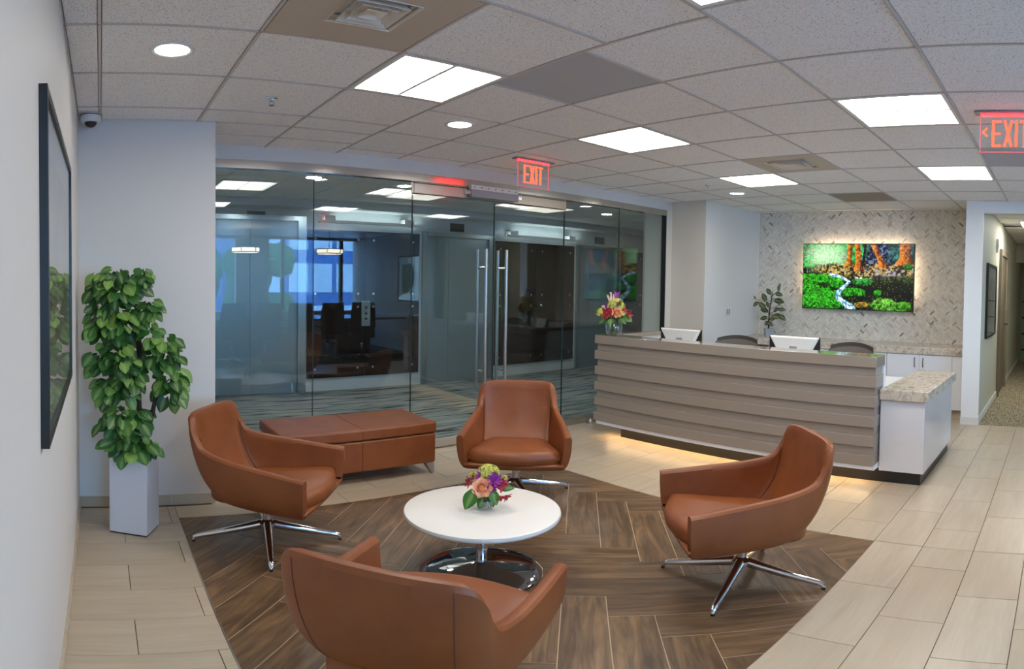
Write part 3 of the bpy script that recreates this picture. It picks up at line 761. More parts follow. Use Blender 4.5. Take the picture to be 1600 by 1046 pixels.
PX, PY, PA = 0.186, 3.392, -0.44
t = thing('planter', 'tall square whitewashed planter on the pale tiles in the corner', 'planter', (PX, PY, 0), PA)
MB().prism([(-0.108, -0.092), (0.108, -0.092), (0.108, 0.092), (-0.108, 0.092)], 0, 0.008).build('foot', M['bronze_dark'], t)
m = MB(); a, b, w = 0.112, 0.095, 0.014
vs = [(-a, -b), (a, -b), (a, b), (-a, b)]; vi = [(-a + w, -b + w), (a - w, -b + w), (a - w, b - w), (-a + w, b - w)]
m.add([(x, y, 0.008) for x, y in vs] + [(x, y, 0.468) for x, y in vs] + [(x, y, 0.468) for x, y in vi] + [(x, y, 0.38) for x, y in vi],
      [(3, 2, 1, 0)] + [(i, (i + 1) % 4, (i + 1) % 4 + 4, i + 4) for i in range(4)] + [(i + 4, (i + 1) % 4 + 4, (i + 1) % 4 + 8, i + 8) for i in range(4)] + [(i + 8, (i + 1) % 4 + 8, (i + 1) % 4 + 12, i + 12) for i in range(4)] + [(12, 13, 14, 15)])
m.build('box', M['planter'], t, bevel=0.003)
MB().box(-a + w + 0.001, a - w - 0.001, -b + w + 0.001, b - w - 0.001, 0.381, 0.44).build('soil', M['soil'], t)

def heart_leaf(name, n=7, wide=0.46, fold=0.10, droop=0.16, lobe=0.10):
    """leaf lying along +Y (tip), face up +Z, length 1, stalk at the origin"""
    vs, fs, vein = [], [], []
    prof = lambda s: wide * (math.sin(PI * min(1, s * 0.94 + 0.06)) ** 0.72) * (1 - 0.42 * s) * 1.25
    for i in range(n + 1):
        s = i / n; w = prof(s) if i < n else 0.0
        y = s; z = -droop * s * s
        yb = y - lobe * (1 - s) ** 3
        vs += [(-w, yb - (0.10 if i == 0 else 0), z + fold * w / wide * 0.7), (-w * 0.5, y - lobe * 0.5 * (1 - s) ** 3, z + fold * 0.45), (0, y, z), (w * 0.5, y - lobe * 0.5 * (1 - s) ** 3, z + fold * 0.45), (w, yb - (0.10 if i == 0 else 0), z + fold * w / wide * 0.7)]
        vein += [0, 0, 0.55, 0, 0]
    for i in range(n):
        for k in range(4): fs.append((i * 5 + k, i * 5 + k + 1, i * 5 + k + 6, i * 5 + k + 5))
    me = bpy.data.meshes.new(name); me.from_pydata(vs, [], fs)
    me.polygons.foreach_set('use_smooth', [True] * len(fs))
    at = me.attributes.new('vein', 'FLOAT', 'POINT'); at.data.foreach_set('value', vein)
    return me
def aim(direction, up_hint, roll=0.0):
    y = Vector(direction).normalized(); z = Vector(up_hint); z = (z - y * z.dot(y))
    if z.length < 1e-3: z = Vector((1, 0, 0)) - y * y.x
    z.normalize(); x = y.cross(z)
    return (Matrix((x, y, z)).transposed() @ Matrix.Rotation(roll, 3, 'Y')).to_euler()
lm = heart_leaf('leaf'); lm.materials.append(M['leaf'])
pl = thing('pothos_tree', 'tall leafy green potted plant with heart shaped leaves in the white planter', 'plant', (PX, PY, 0.44))
rnd = random.Random(11)
m = MB().path([(0.02, 0.0, -0.06), (0.03, 0.0, 0.20), (0.022, 0.01, 0.45), (0.03, 0.0, 0.66), (0.01, 0.0, 0.9), (-0.03, 0.01, 1.06)], [0.017, 0.017, 0.016, 0.015, 0.010, 0.004], 8); m.build('trunk', M['bark'], pl, smooth=True)
m = MB().path([(0.03, 0.02, -0.06), (0.075, 0.015, 0.14), (0.115, 0.01, 0.33), (0.135, 0.0, 0.50), (0.17, -0.01, 0.62)], [0.014, 0.014, 0.013, 0.010, 0.004], 8); m.build('trunk', M['bark'], pl, smooth=True)
CL = [(-0.075, 0, 0.995, 0.165, 0.13, 0.105, 54, 3), (-0.095, 0, 0.80, 0.19, 0.15, 0.11, 54, 3), (-0.085, 0, 0.60, 0.17, 0.14, 0.12, 52, 3), (0.01, -0.03, 0.50, 0.09, 0.10, 0.07, 16, 2),
      (0.185, -0.02, 0.63, 0.11, 0.12, 0.10, 32, 3), (0.225, -0.01, 0.45, 0.085, 0.10, 0.13, 26, 3), (0.105, -0.02, 0.76, 0.07, 0.07, 0.05, 9, 2),
      (-0.03, -0.02, 0.25, 0.155, 0.13, 0.085, 36, 3), (0.02, -0.05, 0.10, 0.15, 0.11, 0.07, 28, 2), (0.08, -0.02, 1.05, 0.06, 0.05, 0.05, 7, 1), (0.10, -0.02, 0.88, 0.07, 0.06, 0.06, 10, 1), (-0.08, -0.01, 0.41, 0.12, 0.10, 0.07, 24, 2), (-0.23, 0.0, 0.98, 0.035, 0.05, 0.05, 7, 1)]
tw = MB(); nleaf = 0
for cx, cy, cz, rx, ry, rz, cnt, _k in CL:
    for i in range(int(cnt * 0.82)):
        while True:
            d = Vector((rnd.gauss(0, 1), rnd.gauss(0, 1), rnd.gauss(0, 1)))
            if d.length > 0.1: d.normalize(); break
        if d.y > 0.45: d.y *= -1
        r = rnd.uniform(0.55, 1.05)
        p = Vector((cx + d.x * rx * r, cy + d.y * ry * r, cz + d.z * rz * r))
        p.x = max(p.x - 0.025, -0.24)
        size = rnd.uniform(0.048, 0.084) * (0.62 if cnt < 10 else 1.0)
        out = Vector((d.x * 0.9, d.y * 0.7 - 0.25, -0.62 + 0.35 * d.z + rnd.uniform(-0.35, 0.3)))
        nrm = Vector((d.x * 0.35 + rnd.uniform(-0.45, 0.45) - 0.1, -0.85, 0.55 + rnd.uniform(-0.5, 0.5)))
        link_mesh('leaf', lm, pl, p, aim(out, nrm, rnd.uniform(-0.3, 0.3)), (size * rnd.uniform(0.85, 1.1), size * 1.08, size))
        nleaf += 1
        if i % 3 == 0:
            c = Vector((cx * 0.6 + 0.01, cy, cz - 0.02)); q = c.lerp(p, 0.5) + Vector((0, 0, 0.02)); tw.path([c, q, p], [0.003, 0.0022, 0.0014], 5)
im = MB(); lv = [v.co.copy() for v in lm.vertices]; lf0 = [tuple(p.vertices) for p in lm.polygons]
for cx, cy, cz, rx, ry, rz, cnt, _k in CL:
    for i in range(cnt):
        d = Vector((rnd.gauss(0, 1), rnd.gauss(0, 1), rnd.gauss(0, 1))).normalized(); r = rnd.uniform(0.2, 0.97)
        R3 = aim((d.x, d.y - 0.2, -0.6 + 0.4 * d.z), (d.x * 0.4, -0.8, 0.5 + rnd.uniform(-0.6, 0.6))).to_matrix()
        p = Vector((max(cx + d.x * rx * r - 0.025, -0.22), cy + d.y * ry * r, cz + d.z * rz * r)); sz = rnd.uniform(0.042, 0.070)
        im.add([p + R3 @ (v * sz) for v in lv], lf0)
im.build('inner_leaves', M['leaf'], pl, smooth=True)['kind'] = 'stuff'
tw.build('twigs', M['stem'], pl, smooth=True)['kind'] = 'stuff'

# ------------------------------------------------------------------ lounge: chairs, table, bench
def chair_parts(t):
    def spline(P, n):
        """smooth curve through the points P, n samples from first to last"""
        P = [Vector(p) for p in P]; out = []; m = len(P) - 1
        for i in range(n):
            t = i / (n - 1) * m; k = min(int(t), m - 1); u = t - k
            p0, p1, p2, p3 = P[max(k - 1, 0)], P[k], P[k + 1], P[min(k + 2, m)]
            if k == 0: p0 = p1 * 2 - p2
            if k == m - 1: p3 = p2 * 2 - p1
            out.append(0.5 * (2 * p1 + (p2 - p0) * u + (2 * p0 - 5 * p1 + 4 * p2 - p3) * u * u + (3 * p1 - p0 - 3 * p2 + p3) * u ** 3))
        return out
    H = 34; N = 2 * H
    RIM = [(0, -0.377, 0.757), (0.11, -0.376, 0.757), (0.205, -0.364, 0.753), (0.254, -0.342, 0.737), (0.276, -0.315, 0.697), (0.283, -0.286, 0.634), (0.292, -0.236, 0.576), (0.314, -0.110, 0.547), (0.336, 0.080, 0.528), (0.356, 0.330, 0.503)]
    BOT = [(0, -0.170), (0.08, -0.168), (0.15, -0.150), (0.205, -0.115), (0.238, -0.07), (0.256, -0.01), (0.268, 0.06), (0.277, 0.15), (0.282, 0.22), (0.286, 0.305)]
    rim = spline(RIM, H + 1); bot = spline([(x, y, 0) for x, y in BOT], H + 1)
    ZB = 0.284; prof_all = []
    for i in range(N + 1):
        k = abs(i - H); sg = 1 if i >= H else -1; R_, B_ = rim[k], bot[k]; a = k / H; ex = 1.55 + 0.75 * a
        t2 = rim[min(k + 1, H)] - rim[max(k - 1, 0)]; inn = Vector((-t2.y, t2.x, 0)).normalized()
        if k == 0: inn = Vector((0, 1, 0))
        def outer(s):
            f = (1 - (1 - s) ** ex) ** (1 / ex)
            return Vector((B_.x + (R_.x - B_.x) * f, B_.y + (R_.y - B_.y) * f, ZB + (R_.z - ZB) * s))
        P = []; ns = 10; thick = 0.046
        for j in range(ns + 1): P.append(outer((j / ns) ** 1.5 * 0.975))
        top = outer(1.0); P.append(top + inn * 0.009 + Vector((0, 0, 0.004))); P.append(top + inn * (thick * 0.5) + Vector((0, 0, 0.007))); P.append(top + inn * (thick - 0.009) + Vector((0, 0, 0.003)))
        s_in = (0.335 - ZB) / (R_.z - ZB)
        for j in range(ns, -1, -1): P.append(outer(s_in + (0.96 - s_in) * j / ns) + inn * thick)
        prof_all.append([Vector((p.x * sg, p.y, p.z)) for p in P])
    n = len(prof_all[0]); vs = [p for P in prof_all for p in P]; fs = []
    for i in range(N):
        for j in range(n - 1): fs.append((i * n + j, (i + 1) * n + j, (i + 1) * n + j + 1, i * n + j + 1))
    fs.append(tuple(range(n))); fs.append(tuple(range(N * n, N * n + n))[::-1])
    sh = MB().add(vs, [f[::-1] for f in fs]).build('shell', M['leather'], t, bevel=0.009, seg=3)
    # seams where arms meet back
    for sg in (-1, 1):
        i = H + sg * 19; P = [p + Vector((-sg * 0.002, 0.002, 0)) for p in prof_all[i][13:]]
        MB().path(P, 0.0022, 5).build('seam', M['seam'], sh, smooth=True)
    for k in (-8, 8):
        P = [p * 1.0 + (p - Vector((0, 0, p.z))).normalized() * 0.0005 for p in prof_all[H + k][1:11]]
        MB().path(P, 0.0016, 5).build('seam', M['seam'], sh, smooth=True)
    def outline(pts, bul):
        half = spline([(x, y, 0) for x, y in pts], 15); o = [(p.x, p.y) for p in half[::-1]] + [(-p.x, p.y) for p in half[1:]]
        x1, y1 = o[-1]
        return o + [(x1 - 2 * x1 * k / 10, y1 + bul * math.sin(PI * k / 10)) for k in range(1, 10)]
    def pillow(pts, bul, rings, tilt=0.0):
        o = outline(pts, bul); n = len(o); vs = []; cy = 0.05
        for sc, z in rings: vs += [(x * sc, cy + (y - cy) * sc, z + tilt * (cy + (y - cy) * sc)) for x, y in o]
        fs = [(k * n + i, k * n + (i + 1) % n, (k + 1) * n + (i + 1) % n, (k + 1) * n + i) for k in range(len(rings) - 1) for i in range(n)]
        fs += [tuple(range(n))[::-1], tuple(range((len(rings) - 1) * n, len(rings) * n))]
        return MB().add(vs, [f for f in fs])
    pillow(BOT, 0.010, [(0.80, 0.278), (0.97, 0.281), (1.02, 0.286), (1.06, 0.298), (1.085, 0.314), (1.075, 0.322), (0.95, 0.325)]).build('seat_base', M['leather'], t, smooth=True, sharp=1.2)
    CU = [(0, -0.285), (0.10, -0.278), (0.17, -0.25), (0.208, -0.19), (0.232, -0.08), (0.255, 0.06), (0.284, 0.22), (0.290, 0.290)]
    pillow(CU, 0.072, [(0.87, 0.286), (0.95, 0.290), (0.99, 0.306), (1.0, 0.330), (0.99, 0.354), (0.95, 0.374), (0.86, 0.385), (0.6, 0.391), (0.3, 0.392)], 0.085).build('seat_cushion', M['leather'], t, smooth=True, sharp=1.2)
def chair_base(t, legs):
    MB().lathe([(0.0, 0.086), (0.034, 0.086), (0.048, 0.098), (0.048, 0.118), (0.030, 0.132), (0.0245, 0.136), (0.0245, 0.276), (0.0, 0.276)], n=28).build('column', M['chrome'], t, smooth=True, sharp=0.7)
    for a in legs:
        d = Vector((math.cos(a), math.sin(a), 0)); P = [d * 0.03 + Vector((0, 0, 0.108)), d * 0.10 + Vector((0, 0, 0.092)), d * 0.25 + Vector((0, 0, 0.060)), d * 0.365 + Vector((0, 0, 0.037)), d * 0.388 + Vector((0, 0, 0.028)), d * 0.392 + Vector((0, 0, 0.012))]
        lg = MB().path(P, [0.027, 0.024, 0.0195, 0.016, 0.0145, 0.012], 12).build('leg', M['chrome'], t, smooth=True, sharp=0.9)
        MB().tube(d * 0.392, d * 0.392 + Vector((0, 0, 0.013)), 0.010, n=12).build('glide', M['black_satin'], lg)
CH = [((0.878, 3.112), -0.68, (2.96, 4.49, 6.0, 1.38), 'cognac leather swivel tub chair beside the tall plant, in front of the bench'),
      ((2.468, 1.378), 2.40, (1.83, 3.37, 4.93, 0.22), 'cognac leather swivel tub chair in front of the reception desk'),
      ((2.555, 3.13), -2.285, (-0.28, 1.3, 2.86, 4.43), 'cognac leather swivel tub chair facing out from the glass doors, behind the round table'),
      ((0.880, 1.472), 0.65, (0.3, 1.87, 3.44, 5.0), 'cognac leather swivel tub chair seen from behind at the bottom of the view')]
proto = None
for (x, y), ang, legs, lab in CH:                      # ang: the way the chair faces
    rz = ang - PI / 2
    if proto is None:
        t = thing('lounge_chair', lab, 'chair', (x, y, 0), rz, group='cognac leather lounge chairs around the table'); chair_parts(t); proto = t
    else:
        t = thing('lounge_chair', lab, 'chair', (x, y, 0), rz, group='cognac leather lounge chairs around the table')
        for ch in list(proto.children):
            if ch.name.split('.')[0] in ('shell', 'seat_base', 'seat_cushion'): dup(ch, t)
    chair_base(t, [a - rz for a in legs])

TX, TY = 1.695, 2.318
t = thing('pedestal_table', 'low round white table with a chrome pedestal in the middle of the chairs', 'table', (TX, TY, 0))
MB().lathe([(0, 0.322), (0.362, 0.322), (0.372, 0.326), (0.375, 0.336), (0.372, 0.348), (0.362, 0.352), (0, 0.352)], n=72).build('tabletop', M['table_white'], t, smooth=True, sharp=0.9)
MB().tube((0, 0, 0.04), (0, 0, 0.3215), 0.027, n=28).build('column', M['chrome'], t, smooth=True, sharp=0.8)
MB().lathe([(0, 0.0), (0.290, 0.0), (0.297, 0.006), (0.290, 0.016), (0.25, 0.030), (0.18, 0.043), (0.10, 0.051), (0.04, 0.056), (0.0275, 0.060)], n=72).build('base', plain('dark_mirror_chrome', (0.30, 0.30, 0.32, 1), 0.03, 1.0), t, smooth=True, sharp=0.9)

t = thing('storage_bench', 'long cognac leather storage bench standing along the glass wall', 'bench', (1.775, 4.115, 0))
a, b = 0.605, 0.275
MB().box(-a + 0.006, a - 0.006, -b + 0.006, b - 0.006, 0.095, 0.325).build('body', M['leather'], t, bevel=0.012, seg=3)
lid = MB().box(-a, a, -b, b, 0.331, 0.415).build('lid', M['leather'], t, bevel=0.016, seg=3)
MB().path([(0.0, -b - 0.0008, 0.335), (0.0, -b - 0.0008, 0.40), (0.0, -b + 0.012, 0.4155), (0.0, b - 0.012, 0.4155)], 0.002, 5).build('seam', M['seam'], lid)
MB().path([(0.0, -b + 0.0055, 0.10), (0.0, -b + 0.0055, 0.32)], 0.002, 5).build('seam', M['seam'], t)
MB().box(-a + 0.02, a - 0.02, -b + 0.02, b - 0.02, 0.325, 0.331).build('gap_liner', M['black_satin'], t)
for sx in (-1, 1):
    for sy in (-1, 1):
        x, y = sx * (a - 0.05), sy * (b - 0.05)
        m = MB(); q = [(-1, -1), (1, -1), (1, 1), (-1, 1)]
        m.add([(x + s * 0.012 + sx * 0.03, y + u * 0.012 + sy * 0.02, 0) for s, u in q] + [(x + s * 0.036, y + u * 0.036, 0.094) for s, u in q], [(3, 2, 1, 0), (4, 5, 6, 7)] + [(i, (i + 1) % 4, (i + 1) % 4 + 4, i + 4) for i in range(4)])
        m.build('leg', M['steel'], t, bevel=0.002)
LOBBY = [o for o in COL.objects if o.name == "lobby_light"][0]
for x, y, l in ((3.56, 6.2, 'warm ceiling light panel beyond the glass over the middle of the elevator lobby'), (5.5, 6.2, 'warm ceiling light panel beyond the glass above the dark panel behind the right glass door')):
    dup(LOBBY, None, (x, y, CEIL), 0, l)

# ------------------------------------------------------------------ flowers
def petal(m, base, direction, up, ln, wd, cup, mi=0, n=4):
    d = Vector(direction).normalized(); u = Vector(up); u = (u - d * u.dot(d)).normalized(); s = d.cross(u); vs = []
    for i in range(n + 1):
        k = i / n; w = wd * math.sin(PI * (0.12 + 0.80 * k)) ** 0.8
        for j in (-1, -0.5, 0, 0.5, 1): vs.append(Vector(base) + d * ln * k + s * w * j * 0.5 + u * (cup * (k * k) * ln + 0.22 * w * j * j))
    m.add(vs, [(i * 5 + j, i * 5 + j + 1, i * 5 + j + 6, i * 5 + j + 5) for i in range(n) for j in range(4)], mi)
def frame_of(axis):
    a = Vector(axis).normalized(); x = a.cross(Vector((0, 0, 1)))
    if x.length < 1e-3: x = Vector((1, 0, 0))
    x.normalize(); return a, x, a.cross(x)
def rose(c, axis, r, parent):
    m = MB(); a, x, y = frame_of(axis); c = Vector(c)
    for ring, (cnt, rr, op, ln) in enumerate(((3, 0.10, -0.08, 0.75), (4, 0.24, 0.05, 0.78), (5, 0.40, 0.25, 0.80), (6, 0.52, 0.6, 0.78), (7, 0.55, 1.1, 0.72))):
        for k in range(cnt):
            t = 2 * PI * (k + 0.37 * ring) / cnt; o = x * math.cos(t) + y * math.sin(t)
            petal(m, c - a * r * 0.45 + o * r * rr * 0.75, a + o * op, -o + a * 0.3, r * ln * (1.35 if ring < 3 else 1.15), r * (0.55 + 0.13 * ring), 0.12 - 0.18 * (ring > 2), 1 if ring < 2 else 0)
    bm = bmesh.new(); bmesh.ops.create_icosphere(bm, subdivisions=2, radius=r * 0.34); m.add([v.co + c + a * r * 0.12 for v in bm.verts], [tuple(v.index for v in f.verts) for f in bm.faces], 1); bm.free()
    return m.build('rose', [M['rose'], M['rose_heart']], parent, smooth=True)
def trumpet(c, axis, r, mat, parent, n=6, name='bloom', cup=-0.25, op=0.9):
    m = MB(); a, x, y = frame_of(axis)
    for k in range(n):
        t = 2 * PI * k / n; o = x * math.cos(t) + y * math.sin(t)
        petal(m, Vector(c) + o * r * 0.08 - a * r * 0.3, a * (1.0 + 0.15 * (k % 2)) + o * op, a - o * 0.4, r * 1.25, r * 0.66, cup)
    return m.build(name, M[mat], parent, smooth=True)
def hydrangea(c, r, mat, parent, cnt=46, seed=1, name='hydrangea'):
    m = MB(); R = random.Random(seed)
    for i in range(cnt):
        d = Vector((R.gauss(0, 1), R.gauss(0, 1), R.gauss(0.5, 0.9))).normalized(); p = Vector(c) + Vector((d.x * r, d.y * r, d.z * r * 0.75)); a, x, y = frame_of(d)
        for k in range(4):
            t = PI / 2 * k + R.random(); o = x * math.cos(t) + y * math.sin(t); petal(m, p, o + a * 0.25, a, r * 0.36, r * 0.32, 0.05, n=2)
    return m.build(name, M[mat], parent, smooth=True)
lf = heart_leaf('bouquet_leaf', 6, 0.33, 0.08, 0.14, 0.02); lf.materials.append(M['leaf_flower'])
def vase(label, loc, prof, water):
    t = thing('glass_vase', label, 'vase', loc)
    MB().lathe(prof, n=40).build('bowl', M['vase_glass'], t, smooth=True, sharp=1.0)
    return t
def bouquet(name, label, loc, rz, s, items, stems):
    """items in the bouquet's own axes: x to the right, y away from the lounge side, z up, times s"""
    t = thing(name, label, 'flowers', loc, rz)
    for it in items:
        k, p, ax, r = it[0], Vector(it[1]) * s, it[2], it[3] * s
        if k == 'rose': rose(p, ax, r, t)
        elif k == 'hydrangea': hydrangea(p, r, it[4], t, seed=int(r * 1e5))
        elif k == 'leaf': link_mesh('leaf', lf, t, p, aim(ax, it[4]), r)
        elif k == 'sprig':
            m = MB(); R = random.Random(int(p.x * 1e5))
            for i in range(9):
                q = p + Vector((R.uniform(-1, 1), R.uniform(-1, 1), R.uniform(-1, 1))) * r; m.path([p * 0.7, q], 0.0008 * s * 6, 4)
                a_, x_, y_ = frame_of(q - p * 0.7)
                for k2 in range(4): petal(m, q, x_ * math.cos(k2 * 1.57) + y_ * math.sin(k2 * 1.57) + a_ * 0.5, a_, r * 0.30, r * 0.26, 0, n=2)
            m.build('sprig', M[it[4]], t, smooth=True)
        else: trumpet(p, ax, r, it[4], t, it[5] if len(it) > 5 else 6)
    R = random.Random(5); m = MB()
    for i in range(stems[0]):
        an = 2 * PI * i / stems[0] + 0.3; b = Vector((math.cos(an + 2.4), math.sin(an + 2.4), 0)) * stems[1] * R.uniform(0.2, 0.95)
        top = Vector((math.cos(an), math.sin(an), 0)) * stems[2] * R.uniform(0.3, 1.0)
        m.path([b + Vector((0, 0, stems[3])), (b + top) * 0.35 + Vector((0, 0, stems[4] * 0.55)), top + Vector((0, 0, stems[4]))], 0.0035 * stems[5], 6)
    m.build('stems', M['stem'], t, smooth=True)
    return t
VX, VY = TX + 0.010, TY - 0.01
vase('small round clear glass vase on the low white table', (VX, VY, 0.352), [(0, 0.0), (0.030, 0.0), (0.040, 0.008), (0.047, 0.030), (0.047, 0.055), (0.041, 0.078), (0.0395, 0.086), (0.037, 0.086), (0.0385, 0.077), (0.0445, 0.055), (0.0445, 0.030), (0.038, 0.011), (0, 0.006)], 0)
az = math.atan2(VY, VX) - PI / 2                        # the bouquet's front looks towards the open lounge
bouquet('flower_bouquet', 'bouquet with one big peach rose and purple blooms on the low white table', (VX, VY, 0.352), az, 1.0, [
    ('rose', (-0.016, -0.047, 0.128), (-0.15, -1.0, 0.45), 0.049),
    ('hydrangea', (0.012, 0.035, 0.180), (0, 0, 1), 0.048, 'lime'),
    ('bloom', (0.040, -0.020, 0.158), (0.3, -0.8, 0.7), 0.034, 'purple', 9), ('bloom', (0.052, -0.005, 0.138), (0.7, -0.7, 0.4), 0.030, 'purple', 9), ('bloom', (0.028, -0.038, 0.132), (0.3, -1, 0.1), 0.026, 'purple', 8),
    ('bloom', (-0.022, 0.004, 0.166), (-0.3, -0.7, 0.9), 0.027, 'purple', 8), ('bloom', (0.050, 0.030, 0.165), (0.6, 0.2, 1.0), 0.024, 'purple', 8),
    ('bloom', (-0.074, -0.005, 0.142), (-1, -0.4, 0.2), 0.030, 'crimson'), ('bloom', (-0.060, 0.020, 0.155), (-0.8, -0.1, 0.6), 0.026, 'crimson'),
    ('bloom', (0.072, -0.022, 0.128), (0.7, -0.8, 0.1), 0.030, 'crimson'), ('bloom', (0.090, 0.010, 0.148), (1, -0.4, 0.5), 0.026, 'crimson'),
    ('bloom', (0.068, -0.040, 0.078), (0.5, -0.6, -0.7), 0.028, 'crimson'), ('bloom', (0.098, -0.03, 0.078), (0.7, -0.5, -0.6), 0.026, 'crimson'),
    ('hydrangea', (-0.056, 0.03, 0.170), (0, 0, 1), 0.020, 'lime'), ('hydrangea', (0.086, 0.02, 0.160), (0, 0, 1), 0.016, 'lime'), ('sprig', (0.036, -0.04, 0.093), (0, -1, 0), 0.016, 'cream'),
    ('leaf', (-0.052, -0.045, 0.110), (-0.45, -0.25, -0.9), 0.105, (-0.2, -1, 0.3)), ('leaf', (0.066, -0.01, 0.118), (1, -0.2, 0.05), 0.070, (0, -0.7, 0.7)), ('leaf', (0.03, -0.04, 0.11), (0.3, -0.4, -0.8), 0.075, (0.1, -1, 0.2)),
    ('leaf', (-0.010, -0.030, 0.075), (-0.3, -0.2, -0.9), 0.068, (-0.2, -1, 0)), ('leaf', (0.02, -0.03, 0.082), (0.3, -0.1, -0.9), 0.065, (0.2, -1, 0)), ('leaf', (0.05, 0.02, 0.12), (0.9, 0.4, -0.3), 0.07, (0, 0.3, 1)),
    ('leaf', (-0.03, 0.03, 0.12), (-0.9, 0.5, -0.1), 0.06, (0, 0.3, 1)), ('leaf', (0.0, 0.03, 0.10), (0.1, 1, -0.2), 0.06, (0, 0, 1))],
    (9, 0.030, 0.045, 0.012, 0.12, 0.7))
DVX, DVY, DZ = 4.315, 3.845, 0.985
vase('round clear glass vase on the left end of the reception desk', (DVX, DVY, DZ), [(0, 0.0), (0.050, 0.0), (0.068, 0.014), (0.082, 0.055), (0.080, 0.095), (0.066, 0.135), (0.064, 0.152), (0.060, 0.152), (0.062, 0.134), (0.076, 0.095), (0.078, 0.055), (0.064, 0.018), (0, 0.010)], 0)
az = math.atan2(DVY, DVX) - PI / 2
bouquet('flower_bouquet', 'bouquet of mixed red, lime and peach flowers on the reception desk', (DVX, DVY, DZ), az, 2.0, [
    ('rose', (0.014, -0.045, 0.112), (0.1, -1.0, 0.3), 0.026), ('hydrangea', (0.010, -0.005, 0.145), (0, 0, 1), 0.036, 'lime'), ('hydrangea', (-0.060, -0.012, 0.108), (0, 0, 1), 0.024, 'lime'), ('hydrangea', (0.036, -0.03, 0.102), (0, 0, 1), 0.018, 'lime'),
    ('bloom', (-0.038, -0.035, 0.106), (-0.4, -1, 0.2), 0.026, 'crimson'), ('bloom', (-0.012, -0.042, 0.110), (-0.1, -1, 0.3), 0.022, 'crimson'), ('bloom', (-0.030, -0.025, 0.088), (-0.4, -0.8, -0.4), 0.022, 'crimson'),
    ('bloom', (0.068, -0.015, 0.098), (1, -0.6, 0.1), 0.022, 'crimson'), ('bloom', (0.046, -0.01, 0.118), (0.6, -0.6, 0.5), 0.020, 'crimson'), ('bloom', (-0.026, 0.0, 0.132), (-0.4, -0.6, 0.7), 0.020, 'purple', 8), ('bloom', (-0.012, 0.01, 0.155), (-0.1, -0.4, 0.9), 0.016, 'purple', 8),
    ('sprig', (-0.008, 0.0, 0.178), (0, 0, 1), 0.026, 'cream'), ('sprig', (0.008, 0.01, 0.190), (0, 0, 1), 0.022, 'purple'), ('sprig', (-0.045, 0.0, 0.130), (0, 0, 1), 0.018, 'cream'),
    ('leaf', (0.030, -0.02, 0.095), (1, -0.2, -0.35), 0.062, (0, -0.7, 0.7)), ('leaf', (0.022, -0.03, 0.090), (0.7, -0.4, -0.6), 0.052, (0.2, -0.9, 0.4)), ('leaf', (-0.030, -0.02, 0.090), (-0.8, -0.3, -0.6), 0.055, (-0.2, -0.9, 0.4)),
    ('leaf', (-0.010, -0.035, 0.085), (-0.2, -0.5, -0.8), 0.045, (-0.1, -1, 0.2)), ('leaf', (0.040, 0.02, 0.120), (0.9, 0.3, 0.1), 0.05, (0, 0, 1)), ('leaf', (-0.030, 0.02, 0.12), (-0.8, 0.4, 0.0), 0.05, (0, 0, 1))],
    (11, 0.052, 0.05, 0.02, 0.19, 1.2))

# ------------------------------------------------------------------ reception desk
DX, DL, DR = 4.225, 4.005, 1.285                        # slat front, left end, right end
rd = thing('reception_desk', 'long taupe reception desk faced with stepped horizontal slats, low stone topped wing at its end', 'desk', (0, 0, 0))
MB().box(DX, DX + 0.225, DR, DL, 0.905, 0.985).build('counter_top', M['taupe_top'], rd, bevel=0.003)
for k in range(5):
    z = 0.905 - 0.15 * k
    MB().box(DX + 0.021, DX + 0.19, DR + 0.010, DL - 0.02, z - 0.067, z).build('recessed_slat', M['taupe'], rd, bevel=0.002, seg=1)
    MB().box(DX + 0.004 * (k % 2), DX + 0.19, DR + 0.002 * k, DL, z - 0.15, z - 0.067).build('slat', M['taupe'], rd, bevel=0.003)
MB().box(DX + 0.010, DX + 0.19, DR, DL - 0.03, 0.122, 0.155).build('underside', M['satin_white'], rd)
MB().box(DX + 0.085, DX + 0.105, DR + 0.06, DL - 0.10, 0.114, 0.1215).build('led_strip', M['led_warm'], rd)
MB().box(4.362, 5.47, 0.968, 1.25, 0.0, 0.094).build('toe_kick', M['black_satin'], rd)
MB().box(4.362, 4.42, 1.25, 3.77, 0.0, 0.094).build('toe_kick', M['black_satin'], rd)
MB().box(4.80, 5.40, 3.93, 3.98, 0.0, 0.099).build('toe_kick', M['black_satin'], rd)
MB().box(4.345, 5.49, 0.943, DR - 0.004, 0.095, 0.656).build('side_wing', M['gloss_white'], rd, bevel=0.002)
MB().box(4.415, 4.46, DR - 0.003, DL - 0.05, 0.095, 0.90).build('inner_panel', M['satin_white'], rd)
MB().box(4.315, 5.525, 0.913, DR - 0.004, 0.657, 0.735).build('stone_top', M['stone'], rd, bevel=0.004)
MB().box(4.46, 5.12, DR - 0.004, DL - 0.10, 0.69, 0.72).build('work_surface', M['satin_white'], rd)
MB().box(DX + 0.226, 5.50, DL - 0.09, DL - 0.01, 0.1, 0.945).build('return_panel', M['satin_white'], rd)
MB().box(DX + 0.226, 5.52, DL - 0.105, DL, 0.946, 0.985).build('return_top', M['taupe_top'], rd, bevel=0.003)
